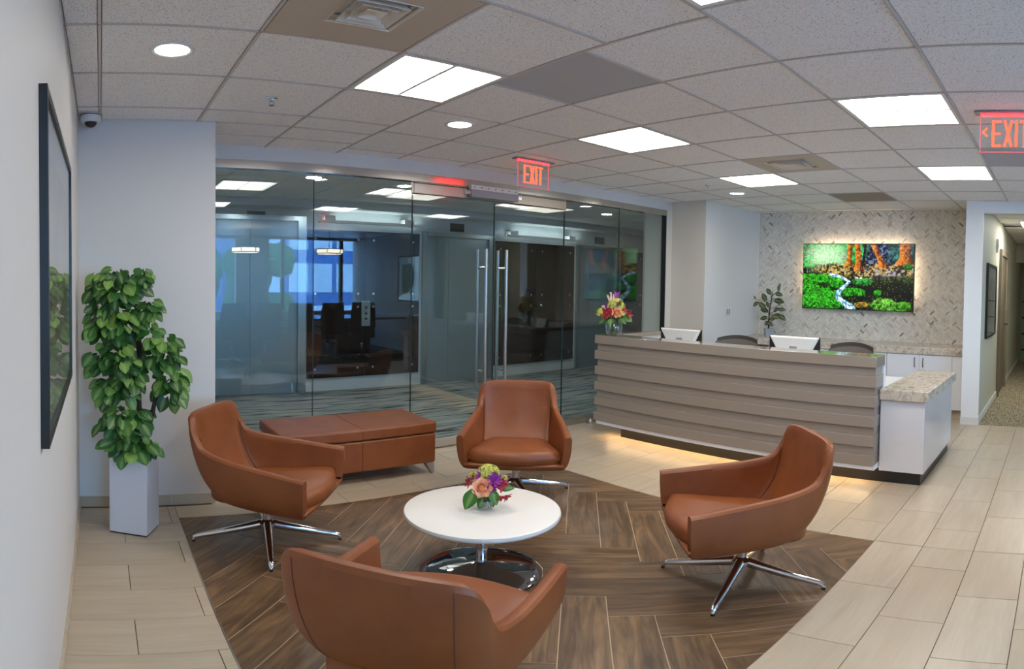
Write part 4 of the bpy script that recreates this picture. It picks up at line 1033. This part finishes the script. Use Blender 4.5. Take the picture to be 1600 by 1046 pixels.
def monitor(x, y, label):
    t = thing('monitor', label, 'monitor', (x, y, 0.721), group='monitors on the reception desk')
    MB().box(-0.09, 0.09, -0.11, 0.11, 0, 0.012).build('foot', M['plastic_grey'], t, bevel=0.004)
    MB().box(-0.028, -0.010, -0.035, 0.035, 0.0125, 0.25).build('stand', M['plastic_grey'], t, bevel=0.004)
    MB().prism([(0.004, -0.24), (0.016, -0.24), (0.016, 0.24), (0.004, 0.24)], 0.06, 0.335).build('screen', M['black_satin'], t)
    m = MB(); b = [(0.0035, s, z) for s, z in ((-0.13, 0.14), (0.13, 0.14), (0.238, 0.335), (-0.238, 0.335))]; f = [(-0.022, s, z) for s, z in ((-0.11, 0.16), (0.11, 0.16), (0.218, 0.322), (-0.218, 0.322))]
    m.add(b + f, [(0, 1, 2, 3), (7, 6, 5, 4)] + [(i, i + 4, (i + 1) % 4 + 4, (i + 1) % 4) for i in range(4)]).build('back_cover', M['monitor_back'], t, bevel=0.003)
monitor(4.78, 3.40, 'white backed monitor nearer the left end of the reception desk')
monitor(4.78, 2.20, 'white backed monitor in front of the television wall at the desk')
def task_chair(x, y, rz, label):
    t = thing('task_chair', label, 'chair', (x, y, 0), rz, group='grey mesh task chairs behind the desk')
    n = 12; R = 0.42; P = []
    def grid_back(r, zs, half, name, mat, th):
        m = MB(); vs = []
        for z, w, lean in zs:
            for i in range(n + 1):
                a = half * (i / n * 2 - 1) * w; vs.append((R * math.sin(a), -0.20 + (R - R * math.cos(a)) * 0.9 - lean, z - 0.035 * (a / half) ** 2 * (z > 0.85)))
        k = len(zs); vs2 = [(x_, y_ - th, z_) for x_, y_, z_ in vs]; N_ = len(vs)
        fs = [(r_ * (n + 1) + i, r_ * (n + 1) + i + 1, (r_ + 1) * (n + 1) + i + 1, (r_ + 1) * (n + 1) + i) for r_ in range(k - 1) for i in range(n)]
        f2 = [tuple(q + N_ for q in f[::-1]) for f in fs]; ed = []
        def strip(ids): 
            for a_, b_ in zip(ids[:-1], ids[1:]): ed.append((a_, a_ + N_, b_ + N_, b_))
        strip(list(range(n + 1))); strip([(k - 1) * (n + 1) + i for i in range(n, -1, -1)]); strip([r_ * (n + 1) for r_ in range(k - 1, -1, -1)]); strip([r_ * (n + 1) + n for r_ in range(k)])
        return m.add(vs + vs2, fs + f2 + ed).build(name, M[mat], t, smooth=True, sharp=0.8)
    grid_back(R, [(0.55, 0.82, 0.0), (0.70, 0.95, 0.0), (0.84, 0.98, 0.02), (0.915, 0.96, 0.035)], 0.56, 'mesh_back', 'mesh_chair', 0.008)
    grid_back(R, [(0.915, 1.04, 0.036), (0.955, 1.0, 0.04)], 0.56, 'top_rail', 'chair_frame', 0.02)
    for s in (-1, 1): MB().path([(s * 0.18, -0.17, 0.52), (s * 0.235, -0.155, 0.70), (s * 0.23, -0.17, 0.88)], 0.011, 8).build('side_rail', M['chair_frame'], t, smooth=True)
    MB().lathe([(0, 0.43), (0.20, 0.43), (0.235, 0.445), (0.24, 0.475), (0.20, 0.495), (0, 0.50)], (0, 0.04, 0), 32).build('seat', M['mesh_chair'], t, smooth=True, sharp=1.0)
    MB().tube((0, -0.16, 0.45), (0, -0.21, 0.62), 0.02).build('back_post', M['chair_frame'], t, smooth=True)
    MB().tube((0, 0.02, 0.09), (0, 0.02, 0.43), 0.025).build('column', M['chair_frame'], t, smooth=True)
    for k in range(5):
        a = 2 * PI * k / 5; d = Vector((math.cos(a), math.sin(a), 0)); lg = MB().path([Vector((0, 0.02, 0.11)), Vector((0, 0.02, 0.075)) + d * 0.28], [0.022, 0.014], 8).build('leg', M['chair_frame'], t, smooth=True)
        MB().tube(Vector((0, 0.02, 0.03)) + d * 0.28 + Vector((-d.y, d.x, 0)) * 0.02, Vector((0, 0.02, 0.03)) + d * 0.28 - Vector((-d.y, d.x, 0)) * 0.02, 0.03, n=14).build('caster', M['black_satin'], lg)
task_chair(5.42, 3.22, PI / 2 + 0.15, 'grey mesh task chair near the left monitor, only its top showing over the desk')
task_chair(5.42, 1.98, PI / 2 - 0.1, 'grey mesh task chair beside the monitor under the television')

# ------------------------------------------------------------------ television wall
tv = thing('television', 'wall mounted television showing a mossy forest stream', 'television', (XT - 0.090, 2.505, 1.215))
MB().box(-0.012, 0.028, -0.745, 0.745, 0.0, 0.845).build('casing', M['black_satin'], tv, bevel=0.003)
MB().box(0.029, 0.082, -0.25, 0.25, 0.25, 0.6).build('wall_bracket', M['bronze_dark'], tv)
for nm, b in (('l', (-0.655, -0.64, 0.15, 0.72)), ('r', (0.64, 0.655, 0.15, 0.72)), ('t', (-0.62, 0.62, 0.76, 0.775))):
    MB().box(0.029, 0.034, b[0], b[1], b[2], b[3]).build('back_light', M['led_tv'], tv)
def tv_picture():
    W_, H_ = 256, 144; rs = np.random.RandomState(4)
    def vn(fx, fy, seed, oct=4):
        r = np.random.RandomState(seed); out = np.zeros((H_, W_)); amp = 1; tot = 0
        for o in range(oct):
            gx, gy = int(fx * 2 ** o) + 2, int(fy * 2 ** o) + 2; g = r.rand(gy + 1, gx + 1)
            X = np.linspace(0, gx - 1.001, W_); Y = np.linspace(0, gy - 1.001, H_); xi, yi = X.astype(int), Y.astype(int); tx, ty = X - xi, (Y - yi)[:, None]
            tx = tx * tx * (3 - 2 * tx); ty = ty * ty * (3 - 2 * ty)
            out += amp * ((g[yi][:, xi] * (1 - tx) + g[yi][:, xi + 1] * tx) * (1 - ty) + (g[yi + 1][:, xi] * (1 - tx) + g[yi + 1][:, xi + 1] * tx) * ty); tot += amp; amp *= 0.6
        return out / tot
    U, V = np.meshgrid(np.linspace(0, 1, W_), np.linspace(0, 1, H_))
    n1, n2, n3, n4 = vn(10, 6, 1), vn(24, 14, 2), vn(60, 34, 3, 3), vn(120, 70, 6, 2)
    C = lambda r, g, b: np.array(S(r, g, b)[:3])
    img = np.zeros((H_, W_, 3)) + C(12, 18, 14)
    def put(mask, col):
        mk = np.clip(mask, 0, 1)[..., None]; img[:] = img * (1 - mk) + col * mk
    def blend(a, b, k): return a[None, None] * (1 - k[..., None]) + b[None, None] * k[..., None]
    sm = lambda a, b, x: (lambda t: t * t * (3 - 2 * t))(np.clip((x - a) / (b - a), 0, 1))
    # foliage at the top left, hazy light among it
    put(sm(0.46, 0.36, V + 0.12 * n1), blend(C(8, 60, 24), C(70, 200, 90), sm(0.35, 0.65, n2)))
    put(sm(0.28, 0.05, np.hypot((U - 0.22) / 0.9, (V - 0.18) / 1.2) + 0.15 * (n2 - 0.5)) * 0.75, C(200, 240, 190))
    put(sm(0.50, 0.62, U + 0.1 * (n1 - 0.5)) * sm(0.46, 0.34, V), blend(C(14, 18, 34), C(90, 110, 150), sm(0.5, 0.72, n3)))
    put(sm(0.74, 0.84, U) * sm(0.36, 0.2, V), blend(C(14, 50, 44), C(60, 120, 110), sm(0.45, 0.7, n2)))
    # leaf litter and stones of the middle ground
    mid = sm(0.27, 0.33, V + 0.08 * (n1 - 0.5)) * sm(0.56, 0.46, V + 0.05 * (n2 - 0.5)) * sm(0.02, 0.2, U)
    put(mid, blend(C(34, 26, 16), C(176, 150, 84), sm(0.42, 0.72, n3)))
    put(mid * sm(0.55, 0.7, n2) * sm(0.4, 0.8, U), C(160, 150, 160))
    # trunks
    for u0, du, w, v1 in ((0.435, -0.01, 0.022, 0.33), (0.50, 0.02, 0.026, 0.40), (0.645, 0.10, 0.027, 0.36), (0.925, 0.0, 0.048, 0.30), (0.575, -0.02, 0.012, 0.33)):
        x = u0 + du * V / v1; flare = 1 + 0.9 * sm(v1 * 0.6, v1 * 1.05, V)
        put(sm(1.05, 0.9, np.abs(U - x) / (w * flare)) * sm(v1 + 0.03, v1 - 0.01, V), blend(C(92, 40, 8), C(206, 122, 40), sm(0.3, 0.75, n3 * 0.6 + 0.4 * (0.5 + (x - U) / w * 0.5))) if w > 0.015 else C(24, 20, 18))
    # moss on both banks
    def moss(cx, cy, rx, ry, lo=(4, 62, 6), hi=(52, 176, 28)):
        d = np.hypot((U - cx) / rx, (V - cy) / ry) + 0.55 * (n2 - 0.5) + 0.5 * (n3 - 0.5)
        put(sm(1.06, 0.92, d), blend(C(*lo), C(*hi), np.clip(sm(0.3, 0.72, n3) * 0.7 + 0.9 * (n4 - 0.5) + 0.45 * sm(cy + ry, cy - ry, V) - 0.12, 0, 1)))
    put(sm(0.42, 0.30, U - 0.1 * V + 0.1 * (n1 - 0.5)) * sm(0.44, 0.5, V), C(6, 34, 8))
    for a in ((0.06, 0.56, 0.10, 0.10), (0.20, 0.54, 0.11, 0.07), (0.31, 0.60, 0.07, 0.09), (0.08, 0.70, 0.10, 0.08), (0.20, 0.80, 0.13, 0.13), (0.05, 0.90, 0.09, 0.11), (0.26, 0.93, 0.10, 0.08), (0.14, 0.95, 0.10, 0.08)): moss(*a)
    # right bank: dark boulder, mossy cap
    put(sm(0.60, 0.66, U + 0.06 * (n1 - 0.5)) * sm(0.46, 0.52, V - 0.05 * (n1 - 0.5)), C(10, 12, 10))
    d = np.hypot((U - 0.86) / 0.24, (V - 0.60) / 0.13) + 0.3 * (n2 - 0.5)
    put(sm(1.02, 0.95, d), blend(C(16, 18, 14), C(70, 84, 46), sm(0.62, 0.48, V) * sm(0.35, 0.65, n3)))
    moss(0.555, 0.575, 0.09, 0.06, (8, 56, 24), (60, 160, 60)); moss(0.47, 0.74, 0.115, 0.075); put(sm(1, 0.8, np.hypot((U - 0.50) / 0.12, (V - 0.84) / 0.05)) * 0.85, C(8, 10, 8))
    moss(0.69, 0.74, 0.035, 0.045); moss(0.76, 0.92, 0.13, 0.10, (10, 60, 8), (110, 190, 60)); moss(0.90, 0.95, 0.09, 0.09, (8, 50, 6), (80, 160, 40)); moss(0.96, 0.34, 0.05, 0.05, (8, 50, 10), (40, 120, 30))
    # stream
    P = [(0.26, 0.47), (0.34, 0.50), (0.40, 0.545), (0.43, 0.58), (0.385, 0.66), (0.335, 0.74), (0.33, 0.82), (0.385, 0.90), (0.46, 0.985)]
    dist = np.full((H_, W_), 9.0)
    for (x0, y0), (x1, y1) in zip(P[:-1], P[1:]):
        t = np.clip(((U - x0) * (x1 - x0) + (V - y0) * (y1 - y0)) / ((x1 - x0) ** 2 + (y1 - y0) ** 2), 0, 1); dist = np.minimum(dist, np.hypot(U - x0 - t * (x1 - x0), (V - y0 - t * (y1 - y0)) * 0.6))
    wd = (0.016 + 0.022 * sm(0.6, 1.0, V)) * (0.5 + n2)
    put(sm(1.1, 0.7, dist / wd + 1.2 * (n3 - 0.5)), blend(C(70, 140, 170), C(226, 244, 250), sm(0.35, 0.62, n3)))
    put(sm(1, 0.7, np.hypot((U - 0.55) / 0.07, (V - 0.93) / 0.05) + 0.4 * (n2 - 0.5)), blend(C(60, 44, 12), C(170, 136, 44), sm(0.35, 0.7, n3)))
    put(sm(1, 0.8, np.abs(V - (0.515 + 0.04 * (U - 0.5))) / 0.012) * sm(0.48, 0.5, U) * sm(0.66, 0.6, U) * sm(0.4, 0.6, n3), C(220, 230, 236))
    img[:] = img * (0.45 + 1.1 * n4)[..., None] * (0.72 + 0.56 * n3)[..., None]
    sp = rs.rand(H_, W_); img[(sp > 0.985) & (V > 0.45)] = C(150, 170, 70); img[(sp < 0.02) & (V < 0.45) & (U < 0.45)] = C(190, 235, 170); img[(sp > 0.97) & (V < 0.5) & (U > 0.5)] = C(120, 140, 170)
    vs = [(-0.0125, 0.737 - 1.474 * i / W_, 0.835 - 0.825 * j / H_) for j in range(H_ + 1) for i in range(W_ + 1)]
    fs = [(j * (W_ + 1) + i, (j + 1) * (W_ + 1) + i, (j + 1) * (W_ + 1) + i + 1, j * (W_ + 1) + i + 1) for j in range(H_) for i in range(W_)]
    me = bpy.data.meshes.new('screen'); me.from_pydata(vs, [], fs)
    at = me.color_attributes.new('picture', 'FLOAT_COLOR', 'CORNER')
    px = np.concatenate([img.reshape(-1, 3), np.ones((H_ * W_, 1))], 1); at.data.foreach_set('color', np.repeat(px, 4, axis=0).ravel())
    t = NT('screen_picture'); a = t.n('Attribute', attribute_name='picture'); t.set((0.005, 0.005, 0.005, 1), 0.15, emit=(1, 1, 1, 1), es=0.85); t.l(a.outputs['Color'], t.b.inputs['Emission Color'])
    me.materials.append(t.m); link_mesh('screen', me, tv)
tv_picture()

CF = 6.855
t = thing('stone_counter', 'long veined stone worktop running under the television wall', 'worktop', (0, 0, 0))
MB().box(CF - 0.015, XT - 0.007, 1.037, 3.945, 0.745, 0.83).build('worktop', M['stone'], t, bevel=0.004)
CABS = [(1.185, 1.960, 'white two door base cabinet under the worktop beside the hall column'), (1.963, 2.735, 'white two door base cabinet hidden mostly behind the low stone desk wing'), (2.738, 3.51, 'white two door base cabinet under the worktop behind the reception desk')]
for y0, y1, l in CABS:
    t = thing('base_cabinet', l, 'cabinet', (CF, (y0 + y1) / 2, 0), group='white base cabinets under the stone worktop'); w = (y1 - y0) / 2
    MB().box(0.021, 0.50, -w, w, 0.11, 0.744).build('carcass', M['satin_white'], t)
    MB().box(0.05, 0.48, -w, w, 0.0, 0.109).build('plinth', M['tile'], t)
    for s in (-1, 1):
        d = MB().box(0.0, 0.02, min(s * 0.002, s * (w - 0.002)), max(s * 0.002, s * (w - 0.002)), 0.115, 0.74).build('door', M['satin_white'], t, bevel=0.0015, seg=1)
        MB().path([(-0.001, s * 0.05, 0.60), (-0.024, s * 0.05, 0.602), (-0.024, s * 0.05, 0.702), (-0.001, s * 0.05, 0.704)], 0.005, 8).build('handle', M['black_satin'], d, smooth=True)
t = thing('filler_cabinet', 'narrow white filler panel between the last base cabinet and the column', 'cabinet', (CF, 1.11, 0))
MB().box(0.004, 0.02, -0.072, 0.072, 0.11, 0.744).build('panel', M['satin_white'], t, bevel=0.0015, seg=1)
MB().box(0.05, 0.48, -0.072, 0.072, 0.0, 0.109).build('plinth', M['tile'], t)
t = thing('flower_pot', 'small grey pot on the stone worktop under the dark leaved plant', 'pot', (7.10, 3.64, 0.83))
MB().lathe([(0, 0), (0.068, 0.0), (0.076, 0.11), (0.070, 0.11), (0.066, 0.09), (0, 0.09)], n=4).build('pot', M['plastic_grey'], t, bevel=0.003)
t = thing('rubber_plant', 'small dark leaved plant in the grey pot left of the television', 'plant', (7.10, 3.64, 0.92))
MB().path([(0, 0, -0.01), (0.0, 0.0, 0.12), (0.0, -0.01, 0.28), (0.0, -0.035, 0.42), (0, -0.05, 0.52)], [0.012, 0.010, 0.008, 0.006, 0.003], 7).build('stem', M['bark'], t, smooth=True)
rl = heart_leaf('leaf', 6, 0.27, 0.06, 0.12, 0.0); rl.materials.append(M['leaf_dark']); rnd = random.Random(2); tw = MB()
for y, z, ty, tz, sz in ((0.02, 0.10, 0.10, -0.05, 0.10), (-0.02, 0.10, -0.08, -0.05, 0.09), (0.03, 0.16, 0.22, -0.04, 0.11), (0.02, 0.24, 0.14, 0.04, 0.12), (0.05, 0.28, 0.17, 0.14, 0.13), (0.07, 0.38, 0.12, 0.15, 0.13), (0.16, 0.36, 0.1, -0.1, 0.09), (0.17, 0.40, 0.05, 0.10, 0.05),
                         (-0.05, 0.18, -0.22, -0.02, 0.13), (-0.16, 0.20, -0.12, -0.08, 0.12), (-0.09, 0.25, -0.1, 0.05, 0.11), (-0.07, 0.20, -0.10, -0.03, 0.11), (-0.12, 0.27, -0.12, 0.0, 0.10), (-0.06, 0.39, -0.18, -0.03, 0.14), (-0.16, 0.33, -0.02, 0.14, 0.10),
                         (-0.05, 0.47, 0.08, 0.07, 0.11), (-0.10, 0.48, -0.10, -0.02, 0.11), (-0.11, 0.51, -0.03, 0.13, 0.11), (-0.03, 0.14, -0.14, 0.03, 0.09), (0.0, 0.30, 0.05, 0.1, 0.08)):
    x = rnd.uniform(-0.07, 0.05); p = Vector((x, y, z)); link_mesh('leaf', rl, t, p, aim((rnd.uniform(-0.06, 0.03), ty, tz), (-1, rnd.uniform(-0.5, 0.5), 0.4)), sz); tw.path([Vector((0, -0.08 * max(0, z - 0.2), z - 0.06)), p], 0.0028, 5)
tw.build('twigs', M['bark'], t, smooth=True)['kind'] = 'stuff'
t = thing('light_switch', 'grey light switch plate on the white wall left of the tiled wall', 'switch', (6.57, 3.95, 1.157))
MB().box(-0.06, 0.06, -0.006, -0.0005, -0.065, 0.065).build('plate', M['plastic_white'], t, bevel=0.002)
for s in (-1, 1): MB().box(s * 0.024 - 0.016, s * 0.024 + 0.016, -0.010, -0.0065, -0.036, 0.036).build('rocker', M['plastic_grey'], t, bevel=0.002)

# ------------------------------------------------------------------ hall on the right
framed('framed_picture', 'black framed picture on the hall wall past the white column', (7.60, 0.85, 0.935), 0.0, 1.0, 0.895, 0.026, 0.028, 'art_soft', 0.14)
d = sroot('door_6')
for x0, x1, z0, z1 in ((8.60, 8.70, 0, 2.11), (9.62, 9.72, 0, 2.11), (8.70, 9.62, 2.03, 2.11)): MB().box(x0, x1, 0.81, 0.849, z0, z1).build('door_frame', M['door_frame'], d)
lf_ = MB().box(8.70, 9.62, 0.835, 0.849, 0.006, 2.03).build('door_leaf', M['door_tan'], d)
MB().path([(9.54, 0.834, 1.0), (9.54, 0.79, 1.0), (9.44, 0.785, 1.0)], 0.010, 8).build('handle', M['bronze_dark'], lf_, smooth=True)
for n, (x, z, l) in enumerate(((8.2, 2.12, 'small white strobe box high on the hall wall'), (9.9, 1.30, 'small white plate beside the hall door'))):
    t = thing('wall_device', l, 'wall device', (x, 0.85, z)); MB().box(-0.05, 0.05, -0.03, -0.001, -0.09, 0.09).build('cover', M['plastic_white'], t, bevel=0.004); MB().box(-0.02, 0.02, -0.034, -0.0305, -0.03, 0.03).build('lens', M['plastic_grey'], t)
t = thing('hall_light', 'bright ceiling light panel inside the hall at the right edge of the view', 'ceiling light', (8.7, 0.285, CEIL - 0.010))
MB().box(-0.30, 0.30, -0.28, 0.28, -0.006, -0.001).build('frame', M['white_paint'], t); MB().box(-0.28, 0.28, -0.26, 0.26, -0.010, -0.0065).build('diffuser', M['hall_lens'], t)
e = struct(MB().box(13.3, 13.45, -1.05, 1.1, 0, CEIL + 0.1).build('wall_hall_end', M['sage']))
struct(MB().box(12.0, 12.12, 0.42, 0.85, 2.1, CEIL + 0.02).build('trim_5', M['sage']))
d = sroot('door_7')
for y0, y1, z0, z1 in ((0.05, 0.12, 0, 2.16), (0.78, 0.84, 0, 2.16), (0.12, 0.78, 2.09, 2.16)): MB().box(13.25, 13.299, y0, y1, z0, z1).build('door_frame', M['door_frame'], d)
MB().box(13.27, 13.285, 0.12, 0.78, 0.01, 2.09).build('glass_leaf', plain('hall_green_glass', S(120, 150, 130), 0.1), d)
for z in (0.25, 0.6, 0.95, 1.3): MB().box(13.262, 13.2695, 0.12, 0.78, z, z + 0.03).build('muntin', M['bronze_dark'], d)

# ------------------------------------------------------------------ meeting room behind the camera (mirrored in the glass wall)
YW = -4.6
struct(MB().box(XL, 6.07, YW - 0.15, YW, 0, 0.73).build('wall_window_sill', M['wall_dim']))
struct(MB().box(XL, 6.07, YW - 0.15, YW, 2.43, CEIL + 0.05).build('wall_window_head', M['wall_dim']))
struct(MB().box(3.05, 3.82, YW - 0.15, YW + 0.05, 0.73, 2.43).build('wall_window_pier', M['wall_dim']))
for n, (x0, x1, mul) in enumerate(((XL, 3.05, (1.0, 2.0)), (3.82, 6.07, (4.18, 5.66)))):
    w = sroot('window_%d' % (n + 2))
    MB().box(x0, x1, YW - 0.115, YW - 0.105, 0.73, 2.43).build('glass_pane', M['pane_blue'], w)
    for x in mul: MB().box(x - 0.035, x + 0.035, YW - 0.14, YW - 0.03, 0.73, 2.43).build('mullion', M['bronze_dark'], w)
    MB().box(x0, x1, YW - 0.02, YW + 0.03, 0.731, 0.755).build('sill', M['white_paint'], w)
t = thing('meeting_table', 'dark polished meeting table mirrored in the glass wall', 'table', (3.9, -2.4, 0))
MB().box(-2.0, 2.0, -0.6, 0.6, 0.71, 0.75).build('tabletop', M['meeting_table'], t, bevel=0.006)
for s in (-1, 1): MB().box(s * 1.1 - 0.35, s * 1.1 + 0.35, -0.06, 0.06, 0.0, 0.7095).build('pedestal', M['meeting_table'], t, bevel=0.004)
def meeting_chair():
    t = thing('meeting_chair', 'dark high backed meeting chair, second from the hall side, mirrored in the glass', 'chair', (0, 0, 0), 0, group='dark meeting chairs mirrored in the glass wall')
    m = MB(); n = 8; vs = []
    for z, w, y in ((0.50, 0.20, -0.19), (0.7, 0.225, -0.215), (0.9, 0.225, -0.235), (1.08, 0.20, -0.265)):
        for i in range(n + 1):
            k = i / n * 2 - 1; vs.append((w * k, y + 0.05 * k * k, z))
    N_ = len(vs); vs2 = [(x, y - 0.035, z) for x, y, z in vs]; fs = [(r * 9 + i, r * 9 + i + 1, r * 9 + i + 10, r * 9 + i + 9) for r in range(3) for i in range(n)]
    ring = list(range(9)) + [9 * r + 8 for r in (1, 2)] + list(range(35, 26, -1)) + [9 * r for r in (2, 1)]
    ed = [(ring[i], ring[i] + N_, ring[(i + 1) % len(ring)] + N_, ring[(i + 1) % len(ring)]) for i in range(len(ring))]
    m.add(vs + vs2, fs + [tuple(q + N_ for q in f[::-1]) for f in fs] + ed).build('backrest', M['office_black'], t, bevel=0.008)
    MB().box(-0.23, 0.23, -0.20, 0.26, 0.43, 0.50).build('seat', M['office_black'], t, bevel=0.025, seg=3)
    for s in (-1, 1): MB().path([(s * 0.21, -0.20, 0.62), (s * 0.24, -0.15, 0.66), (s * 0.245, 0.12, 0.66), (s * 0.25, 0.14, 0.47)], 0.016, 8).build('armrest', M['office_black'], t, smooth=True)
    MB().tube((0, 0, 0.09), (0, 0, 0.43), 0.025).build('column', M['chrome'], t, smooth=True)
    for k in range(5):
        a = 2 * PI * k / 5 + 0.3; d = Vector((math.cos(a), math.sin(a), 0)); lg = MB().path([Vector((0, 0, 0.11)), d * 0.235 + Vector((0, 0, 0.075))], [0.024, 0.014], 8).build('leg', M['chrome'], t, smooth=True)
        MB().tube(d * 0.235 + Vector((-d.y, d.x, 0.6)) * 0.05 - Vector((0, 0, 0.0)), d * 0.235 - Vector((-d.y, d.x, -0.6)) * 0.05, 0.03, n=12).build('caster', M['black_satin'], lg)
    return t
mc = meeting_chair(); labs = ['dark high backed meeting chair farthest from the hall, mirrored in the glass', 'dark high backed meeting chair second from the far end, mirrored in the glass', 'dark high backed meeting chair in the middle of its row, mirrored in the glass', None, 'dark high backed meeting chair nearest the framed picture, mirrored in the glass']
for k, x in enumerate((2.24, 2.83, 3.42, 4.01, 4.68)):
    ang = PI + (0.04, -0.05, 0.03, -0.05, 0.3)[k]
    if k == 3: mc.location = (x, -1.30, 0); mc.rotation_euler = (0, 0, ang)
    else: dup(mc, None, (x, -1.30, 0), ang, labs[k])
for k, (x, y, l) in enumerate(((2.72, -2.3, 'ring shaped pendant lamp over the left end of the meeting table, mirrored in the glass'), (4.42, -2.3, 'ring shaped pendant lamp over the meeting table near its right end, mirrored in the glass'))):
    t = thing('pendant_lamp', l, 'pendant lamp', (x, y, CEIL), group='pendant lamps over the meeting table')
    MB().tube((0, 0, -0.36), (0, 0, -0.001), 0.006).build('rod', M['bronze_dark'], t)
    MB().lathe([(0.0, -0.495), (0.24, -0.495), (0.265, -0.48), (0.265, -0.405), (0.0, -0.40)], n=40).build('shade', M['pendant'], t, smooth=True, sharp=0.6)
    for z in (-0.40, -0.488): MB().lathe([(0.268, z - 0.008), (0.277, z - 0.008), (0.277, z + 0.008), (0.268, z + 0.008), (0.268, z - 0.008)], n=40).build('ring', M['bronze_dark'], t)
    for q in range(6): a = q * PI / 3; MB().box(-0.006, 0.006, -0.006, 0.006, -0.48, -0.408).build('strut', M['bronze_dark'], t, loc=(0.273 * math.cos(a), 0.273 * math.sin(a), 0))
framed('framed_picture', 'black framed picture on the meeting room side wall, mirrored in the glass', (6.07, -2.0, 1.05), -PI / 2, 0.95, 0.95, 0.03, 0.03, 'art_dark', 0.15)

# ------------------------------------------------------------------ outdoors beyond the meeting room windows
g = struct(MB().box(-60, 90, -140, -6, -4.2, -4.0).build('ground', M['ground_bounce']))
def building(x0, x1, y0, y1, z1, label, cols, rows, skin):
    t = thing('office_building', label, 'building', ((x0 + x1) / 2, (y0 + y1) / 2, -4.0)); w = (x1 - x0) / 2; d = (y1 - y0) / 2; h = z1 + 4
    MB().box(-w, w, -d, d, 0, h).build('walls', M[skin], t)
    dx = 2 * w / cols; dz = h / rows
    me = MB().box(-dx * 0.40, dx * 0.40, -0.1, 0.02, dz * 0.18, dz * 0.86).mesh('window', M['facade_glass' if skin == 'facade_white' else 'facade_white'])
    for i in range(cols):
        for k in range(rows): link_mesh('window', me, t, (-w + dx * (i + 0.5), d + 0.05, dz * k))
    MB().box(-w - 0.2, w + 0.2, -d - 0.2, d + 0.2, h, h + 0.5).build('parapet', M['facade_white'], t)
building(11.5, 25, -52, -42, 26, 'blue glass office block outside the meeting room window', 6, 8, 'facade_glass')
building(-22, 7, -95, -85, 17, 'pale office building far behind the trees outside', 9, 6, 'facade_white')
building(3, 12, -32, -28, -1.4, 'low white building by the car park outside', 5, 1, 'facade_white')
rt = random.Random(9)
for k, (x, y, h, r, l) in enumerate(((-0.5, -33, 8.6, 3.0, 'round tree outside, farthest left in the mirrored window'), (6.5, -44, 10.0, 4.0, 'tall tree outside behind the low white building'), (8.3, -22, 8.0, 2.0, 'green tree outside in the middle of the mirrored windows'), (-14, -44, 9.5, 4.2, 'broad tree outside beyond the left window'))):
    t = thing('outdoor_tree', l, 'tree', (x, y, -4.0))
    MB().path([(0, 0, 0), (0.1, 0, h * 0.3), (0, 0, h * 0.62)], [0.3, 0.24, 0.12], 8).build('trunk', M['bark'], t, smooth=True)
    m = MB(); bm = bmesh.new(); bmesh.ops.create_icosphere(bm, subdivisions=3, radius=1.0); me0 = [v.co.copy() for v in bm.verts]; f0 = [tuple(v.index for v in f.verts) for f in bm.faces]; bm.free()
    for q in range(9):
        a = rt.uniform(0, 2 * PI); c = Vector((math.cos(a) * r * 0.5, math.sin(a) * r * 0.4, h * rt.uniform(0.45, 0.82))); s = r * rt.uniform(0.42, 0.66)
        m.add([c + v * s * (1 + 0.22 * noise.noise(v * 3 + c)) for v in me0], f0)
    m.build('crown', M['tree_leaf'], t, smooth=True)
